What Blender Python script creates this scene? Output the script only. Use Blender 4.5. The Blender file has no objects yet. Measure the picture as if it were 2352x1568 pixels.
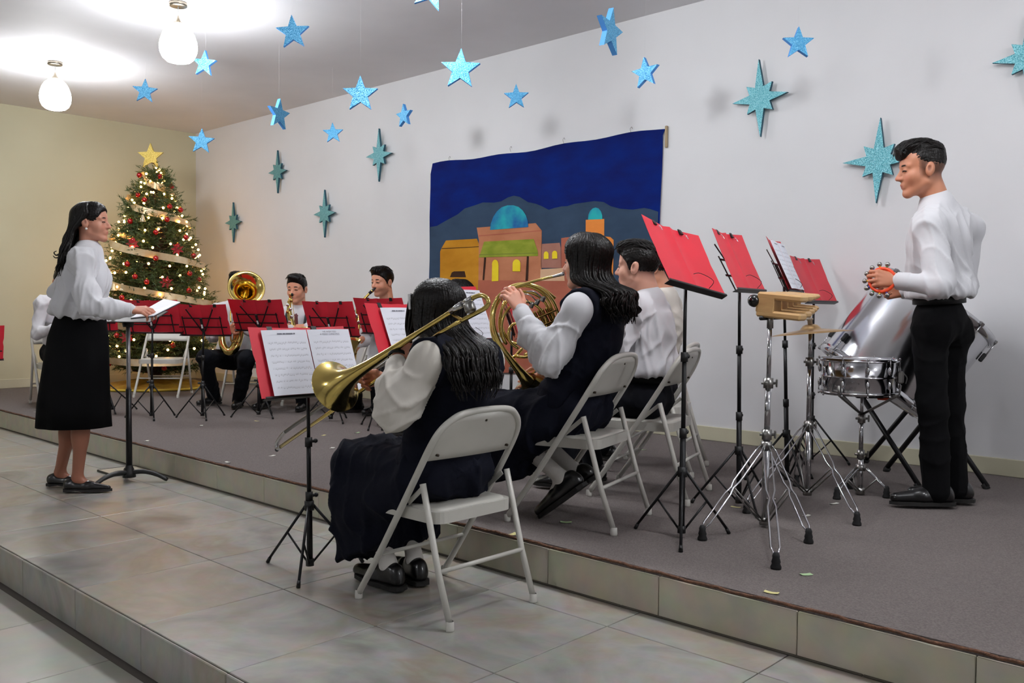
import bpy, math, random
import numpy as np
from mathutils import Matrix, Vector

# ------------------------------------------------------------------ camera
SC = bpy.context.scene
COL = SC.collection
IMW, IMH, FPX = 2352., 1568., 2060.
YAW, PITCH, ROLL, CAMH = .7554, .0369, .0080, 1.10
def _axes():
    cy, sy = math.cos(YAW), math.sin(YAW)
    f0 = np.array([-sy, cy, 0]); r0 = np.array([cy, sy, 0]); u0 = np.array([0, 0, 1.])
    f = math.cos(PITCH)*f0 - math.sin(PITCH)*u0; u = math.cos(PITCH)*u0 + math.sin(PITCH)*f0
    return math.cos(ROLL)*r0 + math.sin(ROLL)*u, -math.sin(ROLL)*r0 + math.cos(ROLL)*u, f
RR, UU, FF = _axes()
CAM = np.array([0, 0, CAMH])
cd = bpy.data.cameras.new('camera'); co = bpy.data.objects.new('camera', cd); COL.objects.link(co)
cd.sensor_width = 36; cd.lens = FPX/IMW*36; cd.clip_start = .05; cd.clip_end = 100
co.matrix_world = Matrix(((RR[0], UU[0], -FF[0], 0), (RR[1], UU[1], -FF[1], 0), (RR[2], UU[2], -FF[2], CAMH), (0, 0, 0, 1)))
SC.camera = co
# ------------------------------------------------------------------ world, exposure
wd = bpy.data.worlds.new('world'); SC.world = wd; wd.use_nodes = True
wd.node_tree.nodes['Background'].inputs[0].default_value = (.6, .62, .7, 1)
wd.node_tree.nodes['Background'].inputs[1].default_value = .05
SC.view_settings.view_transform = 'Standard'; SC.view_settings.look = 'None'
SC.view_settings.exposure = 0.76; SC.view_settings.gamma = 1.0; SC.view_settings.use_curve_mapping = False
LAMP_POWER = 66.0
try:
    SC.cycles.use_denoising = True; SC.cycles.max_bounces = 7; SC.cycles.sample_clamp_indirect = 6; SC.cycles.use_light_tree = False; SC.cycles.use_adaptive_sampling = True; SC.cycles.adaptive_threshold = .035
except Exception: pass

# ------------------------------------------------------------------ pixel rays
def ray(x, y): return FF + RR*(x-IMW/2)/FPX - UU*(y-IMH/2)/FPX
def onz(x, y, z): d = ray(x, y); return CAM + d*(z-CAMH)/d[2]
def onx(x, y, X): d = ray(x, y); return CAM + d*X/d[0]
def ony(x, y, Y): d = ray(x, y); return CAM + d*Y/d[1]
def atd(x, y, D): return CAM + ray(x, y)*D
def onplane(x, y, p0, n):
    d = ray(x, y); n = np.asarray(n, float); return CAM + d*((np.asarray(p0)-CAM)@n)/(d@n)
def proj(p):
    d = np.asarray(p, float)-CAM; z = d@FF; return np.array([IMW/2+FPX*(d@RR)/z, IMH/2-FPX*(d@UU)/z, z])

SZ, YW, XL, ZC = .164, 5.66, -10.95, 3.31       # stage height, back wall, left wall, ceiling
YE, YP = 2.673, 1.351                           # stage edge, platform edge
rnd = random.Random(7)
A = lambda *v: np.array(v, float)
def nrm(v): v = np.asarray(v, float); return v/max(1e-9, np.linalg.norm(v))

# ------------------------------------------------------------------ materials
def lin(c):
    c = np.asarray(c, float)/255.; return tuple(np.where(c <= .04045, c/12.92, ((c+.055)/1.055)**2.4))+(1.,)
MATS = {}
def mat(name, c, rough=.5, metal=0., c2=None, nscale=8., detail=4., bump=0., bscale=None, emit=0., coat=0., sheen=0., stretch=None, trans=0., alpha=1., spec=None, sub=0., vcol=False):
    if name in MATS: return MATS[name]
    m = bpy.data.materials.new(name); m.use_nodes = True; nt = m.node_tree; N = nt.nodes; L = nt.links
    b = N['Principled BSDF']; I = b.inputs
    I['Base Color'].default_value = lin(c); I['Roughness'].default_value = rough; I['Metallic'].default_value = metal
    if emit: I['Emission Color'].default_value = lin(c); I['Emission Strength'].default_value = emit
    if coat: I['Coat Weight'].default_value = coat; I['Coat Roughness'].default_value = .1
    if sheen: I['Sheen Weight'].default_value = sheen
    if trans: I['Transmission Weight'].default_value = trans
    if alpha < 1: I['Alpha'].default_value = alpha
    if spec is not None: I['Specular IOR Level'].default_value = spec
    if sub:
        I['Subsurface Weight'].default_value = sub; I['Subsurface Radius'].default_value = (.012, .005, .003); I['Subsurface Scale'].default_value = 1.
    tc = None
    def coord(sc):
        nonlocal tc
        if tc is None:
            tc = N.new('ShaderNodeTexCoord')
        if stretch:
            mp = N.new('ShaderNodeMapping'); mp.inputs['Scale'].default_value = stretch; L.new(tc.outputs['Object'], mp.inputs['Vector']); return mp.outputs[0]
        return tc.outputs['Object']
    if c2 is not None:
        nz = N.new('ShaderNodeTexNoise'); nz.inputs['Scale'].default_value = nscale; nz.inputs['Detail'].default_value = detail
        L.new(coord(nscale), nz.inputs['Vector'])
        rp = N.new('ShaderNodeValToRGB'); rp.color_ramp.elements[0].position = .32; rp.color_ramp.elements[1].position = .68
        rp.color_ramp.elements[0].color = lin(c); rp.color_ramp.elements[1].color = lin(c2)
        L.new(nz.outputs['Fac'], rp.inputs['Fac']); L.new(rp.outputs['Color'], I['Base Color'])
    if vcol:
        va = N.new('ShaderNodeVertexColor'); va.layer_name = 'tint'
        L.new(va.outputs['Color'], I['Base Color'])
    if bump:
        n2 = N.new('ShaderNodeTexNoise'); n2.inputs['Scale'].default_value = bscale or nscale*3; n2.inputs['Detail'].default_value = 3
        L.new(coord(0), n2.inputs['Vector'])
        bp = N.new('ShaderNodeBump'); bp.inputs['Strength'].default_value = bump; bp.inputs['Distance'].default_value = .01
        L.new(n2.outputs['Fac'], bp.inputs['Height']); L.new(bp.outputs['Normal'], I['Normal'])
    MATS[name] = m; return m

# ------------------------------------------------------------------ mesh building
class MB:
    def __init__(s): s.v = []; s.f = []; s.m = []; s.s = []; s.n = 0
    def add(s, v, f, mi=0, smooth=False):
        o = s.n; v = np.asarray(v, float).reshape(-1, 3); s.v.append(v); s.n += len(v)
        for q in f: s.f.append(tuple(int(i)+o for i in q)); s.m.append(mi); s.s.append(smooth)
        return s
    def xf(s, M):                       # apply 4x4 to everything so far
        M = np.asarray(M, float)
        V = np.concatenate(s.v); s.v = [V@M[:3, :3].T + M[:3, 3]]; return s
    def box(s, c, size, R=None, bev=0., mi=0):
        c = np.asarray(c, float); h = np.asarray(size, float)/2; R = np.eye(3) if R is None else np.asarray(R, float)
        if bev <= 0:
            V = np.array([[x, y, z] for x in (-1, 1) for y in (-1, 1) for z in (-1, 1)])*h
            Fc = [(0, 1, 3, 2), (4, 6, 7, 5), (0, 4, 5, 1), (2, 3, 7, 6), (0, 2, 6, 4), (1, 5, 7, 3)]
            return s.add(V@R.T+c, Fc, mi)
        bev = min(bev, h.min()*.98)
        V = []; idx = {}
        for x in (-1, 1):
            for y in (-1, 1):
                for z in (-1, 1):
                    sg = np.array([x, y, z])
                    for a in range(3):
                        q = h-bev; q[a] = h[a]; idx[(x, y, z, a)] = len(V); V.append(sg*q)
        Fc = []
        def face(ids, outward):
            P = [V[i] for i in ids]; n = np.cross(P[1]-P[0], P[2]-P[1])
            Fc.append(ids if n@outward > 0 else ids[::-1])
        for a in range(3):
            b, cc = (a+1) % 3, (a+2) % 3
            for sg in (-1, 1):
                ids = []
                for sb, scc in ((-1, -1), (1, -1), (1, 1), (-1, 1)):
                    k = [0]*3; k[a] = sg; k[b] = sb; k[cc] = scc; ids.append(idx[tuple(k)+(a,)])
                o = np.zeros(3); o[a] = sg; face(ids, o)
            for sb in (-1, 1):
                for scc in (-1, 1):
                    k0 = [0]*3; k1 = [0]*3; k0[a] = -1; k1[a] = 1; k0[b] = k1[b] = sb; k0[cc] = k1[cc] = scc
                    o = np.zeros(3); o[b] = sb; o[cc] = scc
                    face([idx[tuple(k0)+(b,)], idx[tuple(k1)+(b,)], idx[tuple(k1)+(cc,)], idx[tuple(k0)+(cc,)]], o)
        for x in (-1, 1):
            for y in (-1, 1):
                for z in (-1, 1): face([idx[(x, y, z, 0)], idx[(x, y, z, 1)], idx[(x, y, z, 2)]], np.array([x, y, z], float))
        return s.add(np.array(V)@R.T+c, Fc, mi)
    def tube(s, path, r, seg=8, caps=True, closed=False, mi=0, flat=None):
        P = np.asarray(path, float); n = len(P); r = np.full(n, r, float) if np.isscalar(r) else np.asarray(r, float)
        T = np.zeros_like(P)
        if closed: T = np.roll(P, -1, 0)-np.roll(P, 1, 0)
        else:
            T[1:-1] = P[2:]-P[:-2]; T[0] = P[1]-P[0]; T[-1] = P[-1]-P[-2]
        T /= np.maximum(1e-9, np.linalg.norm(T, axis=1))[:, None]
        u = np.cross(T[0], [0, 0, 1.]) if abs(T[0][2]) < .9 else np.cross(T[0], [1., 0, 0]); u = nrm(u)
        a = np.linspace(0, 2*math.pi, seg, endpoint=False); ca, sa = np.cos(a)[:, None], np.sin(a)[:, None]
        V = []
        for i in range(n):
            u = nrm(u-T[i]*(u@T[i])); w = np.cross(T[i], u)
            V.append(P[i]+r[i]*(ca*u+sa*w*(flat if flat else 1)))
        Fc = []
        for i in range(n if closed else n-1):
            i2 = (i+1) % n
            for k in range(seg):
                k2 = (k+1) % seg; Fc.append((i*seg+k, i*seg+k2, i2*seg+k2, i2*seg+k))
        if caps and not closed: Fc.append(tuple(range(seg-1, -1, -1))); Fc.append(tuple((n-1)*seg+k for k in range(seg)))
        return s.add(np.concatenate(V), Fc, mi, True)
    def cyl(s, a, b, r, seg=12, r2=None, mi=0):
        return s.tube([a, b], [r, r if r2 is None else r2], seg, mi=mi)
    def lathe(s, prof, seg=24, o=(0, 0, 0), z=(0, 0, 1), mi=0, smooth=True):
        z = nrm(z); x = nrm(np.cross(z, [0, 1., 0]) if abs(z[1]) < .9 else np.cross(z, [1., 0, 0])); y = np.cross(z, x)
        V = []; n = len(prof)
        for (r, h) in prof:
            for k in range(seg):
                t = 2*math.pi*k/seg; V.append(np.asarray(o, float)+z*h+r*(math.cos(t)*x+math.sin(t)*y))
        Fc = [(i*seg+k, i*seg+(k+1) % seg, (i+1)*seg+(k+1) % seg, (i+1)*seg+k) for i in range(n-1) for k in range(seg)]
        return s.add(V, Fc, mi, smooth)
    def ball(s, c, r, seg=12, rings=8, R=None, mi=0):
        rr = np.asarray(r, float)*np.ones(3); V = []; 
        for i in range(rings+1):
            t = math.pi*i/rings
            for k in range(seg):
                p = 2*math.pi*k/seg; V.append([math.sin(t)*math.cos(p), math.sin(t)*math.sin(p), math.cos(t)])
        V = np.array(V)*rr
        if R is not None: V = V@np.asarray(R).T
        Fc = [(i*seg+k, (i+1)*seg+k, (i+1)*seg+(k+1) % seg, i*seg+(k+1) % seg) for i in range(rings) for k in range(seg)]
        return s.add(V+np.asarray(c, float), Fc, mi, True)
    def prism(s, poly, th, o=(0, 0, 0), x=(1, 0, 0), y=(0, 1, 0), mi=0):   # 2D polygon extruded from o along x cross y
        x = np.asarray(x, float); y = np.asarray(y, float); z = nrm(np.cross(x, y)); o = np.asarray(o, float); n = len(poly)
        Pf = [o+x*p[0]+y*p[1] for p in poly]; V = [p+z*th for p in Pf]+Pf
        Fc = [tuple(range(n)), tuple(range(2*n-1, n-1, -1))]+[(i, n+i, n+(i+1) % n, (i+1) % n) for i in range(n)]
        return s.add(V, Fc, mi)
    def build(s, name, mats, parent=None, recalc=False):
        V = np.concatenate(s.v) if s.v else np.zeros((0, 3))
        return raw(name, V, s.f, mats, parent, s.m, s.s)
PLOC = {}
def raw(name, V, Fc, mats, parent=None, mi=None, sm=True):
    """link one mesh object; vertices are world coordinates unless the parent was made with empty(local=True)"""
    me = bpy.data.meshes.new(name)
    V = np.asarray(V, float)
    if parent is not None and parent.name in PLOC: V = V-PLOC[parent.name]
    me.from_pydata(V.tolist(), [], Fc if isinstance(Fc, list) else Fc.tolist())
    for m in (mats if isinstance(mats, (list, tuple)) else [mats]): me.materials.append(m)
    n = len(me.polygons)
    me.polygons.foreach_set('use_smooth', [bool(sm)]*n if isinstance(sm, bool) else [bool(x) for x in sm])
    if mi is not None and any(mi): me.polygons.foreach_set('material_index', mi)
    me.update()
    o = bpy.data.objects.new(name, me); COL.objects.link(o)
    if parent is not None:
        o.parent = parent
        if parent.name in PLOC: PLOC[o.name] = PLOC[parent.name]
    return o
def tag(o, label=None, cat=None, group=None, kind=None):
    if label: o['label'] = label
    if cat: o['category'] = cat
    if group: o['group'] = group
    if kind: o['kind'] = kind
    return o
def empty(name, loc=(0, 0, 0), label=None, cat=None, group=None, local=False, rz=0):
    o = bpy.data.objects.new(name, None); COL.objects.link(o); o.location = tuple(loc); o.rotation_euler = (0, 0, rz); o.empty_display_size = .1
    if not local: PLOC[o.name] = np.asarray(loc, float)
    return tag(o, label, cat, group)
def copy_tree(o, parent=None):
    c = o.copy(); COL.objects.link(c); c.parent = parent
    for ch in list(o.children): copy_tree(ch, c)
    return c
def spline(pts, n=8, closed=False):
    P = np.asarray(pts, float); out = []; m = len(P)
    for i in range(m if closed else m-1):
        if closed: p0, p1, p2, p3 = P[(i-1) % m], P[i], P[(i+1) % m], P[(i+2) % m]
        else: p0, p1, p2, p3 = P[max(i-1, 0)], P[i], P[i+1], P[min(i+2, m-1)]
        for k in range(n):
            t = k/n
            out.append(.5*((2*p1)+(-p0+p2)*t+(2*p0-5*p1+4*p2-p3)*t*t+(-p0+3*p1-3*p2+p3)*t**3))
    if not closed: out.append(P[-1])
    return np.array(out)
def lerp(a, b, t): return np.asarray(a, float)*(1-t)+np.asarray(b, float)*t
def rotz(a): c, s_ = math.cos(a), math.sin(a); return np.array([[c, -s_, 0], [s_, c, 0], [0, 0, 1]])
def frame(x, y, z): return np.array([x, y, z], float).T
# ------------------------------------------------------------------ the room
XR, YF, ZL = 4.6, -5.2, -.164                   # right wall, wall behind the camera, hall floor
def tile_mat(name, cols, scale=1.5, rough=.35, bump=.05, warp=1.2):
    m = bpy.data.materials.new(name); m.use_nodes = True; N = m.node_tree.nodes; L = m.node_tree.links; b = N['Principled BSDF']
    tc = N.new('ShaderNodeTexCoord'); oi = N.new('ShaderNodeObjectInfo'); ml = N.new('ShaderNodeVectorMath'); ml.operation = 'SCALE'; ml.inputs['Scale'].default_value = 37.
    cb = N.new('ShaderNodeCombineXYZ')
    for k in range(3): L.new(oi.outputs['Random'], cb.inputs[k])
    L.new(cb.outputs[0], ml.inputs[0]); ad = N.new('ShaderNodeVectorMath'); L.new(tc.outputs['Object'], ad.inputs[0]); L.new(ml.outputs[0], ad.inputs[1])
    n1 = N.new('ShaderNodeTexNoise'); n1.inputs['Scale'].default_value = scale; n1.inputs['Detail'].default_value = 6; n1.inputs['Distortion'].default_value = warp; n1.inputs['Roughness'].default_value = .55
    L.new(ad.outputs[0], n1.inputs['Vector'])
    rp = N.new('ShaderNodeValToRGB'); e = rp.color_ramp.elements
    while len(e) < len(cols): e.new(.5)
    for k, c in enumerate(cols): e[k].position = .28+.44*k/(len(cols)-1); e[k].color = lin(c)
    L.new(n1.outputs['Fac'], rp.inputs['Fac'])
    n2 = N.new('ShaderNodeTexNoise'); n2.inputs['Scale'].default_value = scale*9; n2.inputs['Detail'].default_value = 5; L.new(ad.outputs[0], n2.inputs['Vector'])
    mx = N.new('ShaderNodeMix'); mx.data_type = 'RGBA'; mx.blend_type = 'OVERLAY'; mx.inputs['Factor'].default_value = .25
    L.new(rp.outputs['Color'], mx.inputs['A']); L.new(n2.outputs['Color'], mx.inputs['B'])
    hs = N.new('ShaderNodeHueSaturation'); hs.inputs['Saturation'].default_value = .8; L.new(mx.outputs['Result'], hs.inputs['Color']); L.new(hs.outputs[0], b.inputs['Base Color'])
    b.inputs['Roughness'].default_value = rough
    bp = N.new('ShaderNodeBump'); bp.inputs['Strength'].default_value = bump; L.new(n1.outputs['Fac'], bp.inputs['Height']); L.new(bp.outputs[0], b.inputs['Normal'])
    MATS[name] = m; return m
M_wall = mat('wall_white', (218, 218, 220), .55, c2=(211, 211, 213), nscale=1.1, bump=.06, bscale=22)
M_wally = mat('wall_cream', (193, 189, 161), .6, c2=(186, 181, 152), nscale=1.1, bump=.06, bscale=22)
M_ceil = mat('ceiling_plaster', (228, 227, 230), .75, c2=(221, 220, 223), nscale=1.6, bump=.1, bscale=5, spec=.2)
M_base = mat('baseboard_tile', (196, 192, 168), .4, c2=(184, 180, 156), nscale=3)
M_carpet = mat('carpet', (121, 114, 111), .95, c2=(102, 95, 93), nscale=180, detail=2, bump=.5, bscale=260, spec=.1)
M_cedge = mat('carpet_edge', (122, 84, 62), .95, c2=(84, 60, 48), nscale=60, bump=.6, bscale=120)
M_grout = mat('grout', (96, 90, 84), .9)
M_tile = tile_mat('platform_tile', [(114, 111, 103), (140, 138, 130), (157, 155, 148), (150, 139, 121), (163, 161, 153)], 1.7, .3)
M_riser = tile_mat('stage_riser_tile', [(178, 171, 144), (190, 183, 156), (184, 179, 156), (170, 163, 138)], 1.2, .45)
M_hall = tile_mat('hall_tile', [(152, 150, 136), (162, 160, 147), (170, 168, 155)], 1.0, .3, .02)

def slab(name, x0, x1, y0, y1, z0, z1, m):
    o = MB().box(((x0+x1)/2, (y0+y1)/2, (z0+z1)/2), (x1-x0, y1-y0, z1-z0)).build(name, m); o['kind'] = 'structure'; return o
floor = slab('floor', XL, XR, YF, YW, ZL-.2, ZL-.006, M_grout)
plat = slab('floor_platform', XL, XR, YP+.006, YW, ZL-.006, -.006, M_grout)
stage = slab('floor_stage', XL, XR, YE+.008, YW, -.006, SZ, M_carpet)
ceil = slab('ceiling', XL-.2, XR+.2, YF-.2, YW+.2, ZC, ZC+.15, M_ceil)
wb = slab('wall_back', XL-.2, XR+.2, YW, YW+.2, ZL-.2, ZC, M_wall)
wl = slab('wall_left', XL-.2, XL, YF, YW, ZL-.2, ZC, M_wally)
wr = slab('wall_right', XR, XR+.2, YF, YW, ZL-.2, ZC, M_wall)
wf = slab('wall_front', XL-.2, XR+.2, YF-.2, YF, ZL-.2, ZC, M_wall)

def pieces(parent, name, spots, size, m, bev=.004):
    """alike pieces sharing one mesh per size"""
    cache = {}
    for c, s_ in spots:
        key = tuple(np.round(s_, 3))
        if key not in cache: cache[key] = MB().box((0, 0, 0), s_, bev=bev).build(name, m, None).data; bpy.data.objects.remove([o for o in bpy.data.objects if o.data == cache[key]][0])
        o = bpy.data.objects.new(name, cache[key]); COL.objects.link(o); o.location = tuple(c); o.parent = parent
T = .574; G = .004
xs = np.arange(-3.012-14*T, XR, T); ys = [YP+.006, 1.911, 2.471, YE+.006]
sp = []
for x in xs:
    x0, x1 = max(x, XL), min(x+T, XR)
    if x1-x0 < .05: continue
    for k in range(3): sp.append((((x0+x1)/2, (ys[k]+ys[k+1])/2, -.003), (x1-x0-G, ys[k+1]-ys[k]-G, .006)))
pieces(plat, 'tile', sp, None, M_tile, .0015)
sp = [(((max(x, XL)+min(x+T, XR))/2, YP+.001, ZL/2-.001), (min(x+T, XR)-max(x, XL)-G, .01, .160)) for x in xs if min(x+T, XR)-max(x, XL) > .05]
pieces(plat, 'riser_tile', sp, None, M_tile, .003)
TS = .5235; xs2 = np.arange(-2.310-17*TS, XR, TS)
sp = [(((max(x, XL)+min(x+TS, XR))/2, YE+.003, SZ/2-.006), (min(x+TS, XR)-max(x, XL)-.003, .012, SZ-.022)) for x in xs2 if min(x+TS, XR)-max(x, XL) > .05]
pieces(stage, 'riser_tile', sp, None, M_riser, .002)
sp = [((x+.3, y+.3, ZL-.003), (.596, .596, .006)) for x in np.arange(-10.4, 1.5, .6) for y in np.arange(-.48, 1.3, .6)]
pieces(floor, 'tile', sp, None, M_hall, .0015)
# carpet edge: frayed cord along the stage front
xe = np.arange(XL+.01, XR-.01, .03); wv = .0014*np.sin(xe*31)+.001*np.sin(xe*77+1)+.0012*np.sin(xe*9)
MB().tube(np.c_[xe, YE-.003+wv*1.2, SZ-.003+wv], .0058, 6).build('carpet_edge', M_cedge, stage)
# dirt line at the foot of the stage riser
mb = MB()
for x0 in np.arange(XL, XR-1, .9): mb.box((x0+.45, YE-.004, .004), (.9, .008, .008), bev=.003)
mb.build('grout_line', mat('dark_grout', (82, 76, 66), .9), stage)
# baseboards
bb = MB().box(((XL+XR)/2, YW-.008, SZ+.05), (XR-XL, .016, .1), bev=.003).build('baseboard_back', M_base); bb['kind'] = 'structure'
bl = MB().box((XL+.008, (YE+YW)/2, SZ+.05), (.016, YW-YE, .1), bev=.003).build('baseboard_left', M_base); bl['kind'] = 'structure'
# floor outlet cover by the conductor's stand
mfl = mat('floor_plate', (176, 168, 152), .35)
p = onz(285, 1083, 0); e = empty('floor_hatch', (p[0], p[1], 0), 'square stone-coloured floor hatch set in the tiles behind the black conductor stand', 'hatch')
MB().box((p[0], p[1], .006), (.24, .24, .012), bev=.003).build('cover_plate', mfl, e)
mb = MB()
for dx, dy, sx, sy in ((0, -.123, .25, .006), (0, .123, .25, .006), (-.123, 0, .006, .25), (.123, 0, .006, .25)): mb.box((p[0]+dx, p[1]+dy, .007), (sx, sy, .014), bev=.002)
mb.build('rim', mat('dark_metal', (60, 58, 55), .4, .8), e)

# ------------------------------------------------------------------ pendant lamps
M_globe = mat('lamp_glass', (250, 252, 255), .25, emit=LAMP_POWER)
def _globe():
    nt = M_globe.node_tree; N = nt.nodes; L = nt.links; tc = N.new('ShaderNodeTexCoord'); sx = N.new('ShaderNodeSeparateXYZ'); L.new(tc.outputs['Object'], sx.inputs[0])
    mr = N.new('ShaderNodeMapRange'); mr.inputs['From Min'].default_value = -.15; mr.inputs['From Max'].default_value = -.33; mr.inputs['To Min'].default_value = LAMP_POWER*.12; mr.inputs['To Max'].default_value = LAMP_POWER
    L.new(sx.outputs[2], mr.inputs['Value']); L.new(mr.outputs[0], N['Principled BSDF'].inputs['Emission Strength'])
_globe()                                        # glow dimmed towards the neck to soften the hot spot on the ceiling
M_nickel = mat('brushed_nickel', (150, 142, 128), .32, 1.)
def make_lamp():
    r = empty('pendant_lamp', local=True)
    MB().lathe([(.0, 0), (.062, 0), (.064, -.006), (.064, -.026), (.058, -.03), (.0, -.03)], 20).build('ceiling_rose', M_nickel, r)
    MB().cyl((0, 0, -.028), (0, 0, -.115), .004, 8).build('cord', mat('cord_grey', (190, 190, 190), .5), r)
    MB().lathe([(.006, -.095), (.010, -.112), (.018, -.13), (.034, -.146), (.038, -.152), (.0, -.155)], 18).build('cap', M_nickel, r)
    pr = [(.030, -.15), (.058, -.162), (.088, -.188), (.112, -.228), (.128, -.276), (.134, -.32), (.128, -.362), (.112, -.398), (.085, -.423), (.05, -.434), (.0, -.437)]
    MB().lathe(pr, 18).build('glass_shade', M_globe, r)
    return r
lamp0 = make_lamp(); first = True
LX = [-8.712, -6.337, -3.962, -1.587, .788, 3.163]
for row, y in enumerate((3.145, -2.75)):
    for k, x in enumerate(LX):
        if row and k not in (1, 3): continue  # second row: unseen lamps added over the hall as front fill
        o = lamp0 if first else copy_tree(lamp0); first = False
        o.location = (x, y, ZC)
        if row == 0 and k == 0: l = 'glowing white glass pendant lamp farther from the camera, left of the other'
        elif row == 0 and k == 1: l = 'glowing white glass pendant lamp nearer to the camera, cut off by the top edge'
        else: l = 'white glass pendant lamp out of view '+({2: 'above the French horn player', 3: 'above the wood blocks', 4: 'right of the percussionist', 5: 'by the right wall'}[k] if row == 0 else {1: 'added as front fill over the hall left of the camera', 3: 'added as front fill over the hall behind the camera'}[k])
        tag(o, l, 'lamp', 'pendant lamps on the ceiling')
# ------------------------------------------------------------------ folding chairs
M_cpaint = mat('chair_paint', (196, 194, 186), .35, c2=(186, 184, 176), nscale=6, coat=.2)
M_cpad = mat('chair_seat_vinyl', (188, 186, 178), .42)
M_cap = mat('chair_foot', (205, 203, 196), .5)
M_screw = mat('screw_dark', (70, 62, 52), .4, .8)
def make_chair():
    r = empty('folding_chair', local=True)
    W = .218
    # U-shaped tube: front foot -> back -> over the top -> other front foot
    half = [(.25, W, .02), (.12, W, .205), (-.015, W, .41), (-.09, W, .525), (-.150, W-.004, .622), (-.178, W-.022, .675), (-.197, W-.06, .712), (-.208, W-.11, .732), (-.211, .0, .738)]
    pts = half+[(x, -y, z) for x, y, z in half[-2::-1]]
    MB().tube(spline(pts, 5), .0125, 10).build('tube_frame', M_cpaint, r)
    # backrest panel: slightly dished sheet inside the U
    mb = MB(); nx, nz = 15, 7; V = []
    for s_ in (1, -1):
        for j in range(nz):
            v = j/(nz-1)
            for i in range(nx):
                u = i/(nx-1)*2-1
                zz = .565+.163*v; wid = (W-.008) if v < .42 else (W-.008)*math.sqrt(max(.12, 1-((v-.42)/.66)**2*.88))
                bx = -.118-.54*(zz-.565)+(.012*math.cos(u*math.pi/2)) * -1
                V.append((bx+s_*.004, u*wid, zz))
    n = nx*nz; Fc = []
    for j in range(nz-1):
        for i in range(nx-1):
            a = j*nx+i; Fc.append((a, a+1, a+nx+1, a+nx)); Fc.append((n+a, n+a+nx, n+a+nx+1, n+a+1))
    ring = [i for i in range(nx)]+[j*nx+nx-1 for j in range(1, nz)]+[(nz-1)*nx+i for i in range(nx-2, -1, -1)]+[j*nx for j in range(nz-2, 0, -1)]
    for k in range(len(ring)): a, b = ring[k], ring[(k+1) % len(ring)]; Fc.append((a, n+a, n+b, b))
    mb.add(V, Fc, 0, True); bp = mb.build('backrest_panel', M_cpaint, r)
    mb = MB()
    for y, z in ((-.175, .585), (.175, .585), (.0, .70)): mb = MB().cyl((-.118-.54*(z-.565)-.018, y, z), (-.118-.54*(z-.565)-.006, y, z), .005, 8); mb.build('screw', M_screw, bp)
    # seat pan with rolled edge and padded top
    out = []; R_ = .05
    for cx, cy, a0 in ((.20-R_, .2-R_, 0), (-.165+R_, .195-R_, 90), (-.165+R_, -.195+R_, 180), (.20-R_, -.2+R_, 270)):
        for k in range(6): t = math.radians(a0+18*k); out.append((cx+R_*math.cos(t), cy+R_*math.sin(t)))
    st = MB().prism(out, .042, (0, 0, .344)).build('seat', M_cpaint, r)
    ins = [(.0175+(x-.0175)*.92, y*.92) for x, y in out]; mb = MB(); V = []; n = len(ins)
    for k, (sc, z) in enumerate(((1, .386), (.985, .391), (.93, .394), (0, .390))):
        for x, y in ins: V.append((.0175+(x-.0175)*sc, y*sc, z))
    mb.add(V, [(k*n+i, k*n+(i+1) % n, (k+1)*n+(i+1) % n, (k+1)*n+i) for k in range(3) for i in range(n)], 0, True); mb.build('seat_pad', M_cpad, st)
    for s_ in (1, -1):
        MB().tube([(-.25, s_*(W-.006), .02), (-.19, s_*(W-.006), .19), (-.107, s_*(W-.006), .485)], .0115, 10).build('rear_leg', M_cpaint, r)
        MB().box((-.055, s_*(W-.022), .437), (.115, .004, .018), R=frame((.77, 0, -.64), (0, 1, 0), (.64, 0, .77)), bev=.001).build('hinge_link', M_cpaint, r)
        for x in (.25, -.25): MB().lathe([(0, 0), (.0135, 0), (.015, .006), (.014, .03), (.0125, .034)], 12, (x, s_*(W if x > 0 else W-.006), 0)).build('foot_cap', M_cap, r)
    MB().cyl((-.193, W-.006, .19), (-.193, -W+.006, .19), .008, 10).build('crossbar', M_cpaint, r)
    MB().cyl((.13, W, .19), (.13, -W, .19), .007, 10).build('front_crossbar', M_cpaint, r)
    return r
chair0 = make_chair(); CH = {}
def put_chair(key, x, y, z, ang, label, first=False):
    o = chair0 if first else copy_tree(chair0)
    o.location = (x, y, z); o.rotation_euler = (0, 0, math.radians(ang)); CH[key] = o
    tag(o, label, 'chair', 'folding metal chairs')
put_chair('trombone', -2.466, 2.268, 0, 180, 'grey-white metal folding chair standing on the stone tiles in the foreground', True)
put_chair('horn', -2.51, 3.115, SZ, 195, 'grey-white folding chair with chipped paint under the French horn player')
put_chair('boy', -2.60, 3.80, SZ, 197, 'grey-white folding chair under the white-shirted boy behind the French horn player')
put_chair('boy2', -2.98, 4.42, SZ, 200, 'grey-white folding chair nearest the back wall, half hidden by a black stand pole')
put_chair('empty', *(onz(363, 911, SZ)[:2]+A(-.08, .10)), SZ, -43, 'empty white folding chair in front of the decorated Christmas tree')
put_chair('eupho', -7.86, 4.62, SZ, -45, 'white folding chair under the player with the big brass bell')
put_chair('alto', -7.33, 4.98, SZ, -52, 'white folding chair under the boy playing the smaller saxophone')
put_chair('tenor', -6.55, 5.18, SZ, -70, 'white folding chair under the man playing the larger saxophone')
put_chair('farleft', -8.86, 3.22, SZ, -8, 'white folding chair at the left end of the stage, partly behind the conductor')
put_chair('hidden', -4.9, 4.75, SZ, -120, 'white folding chair under the dark-haired player hidden behind the music sheets')

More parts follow.
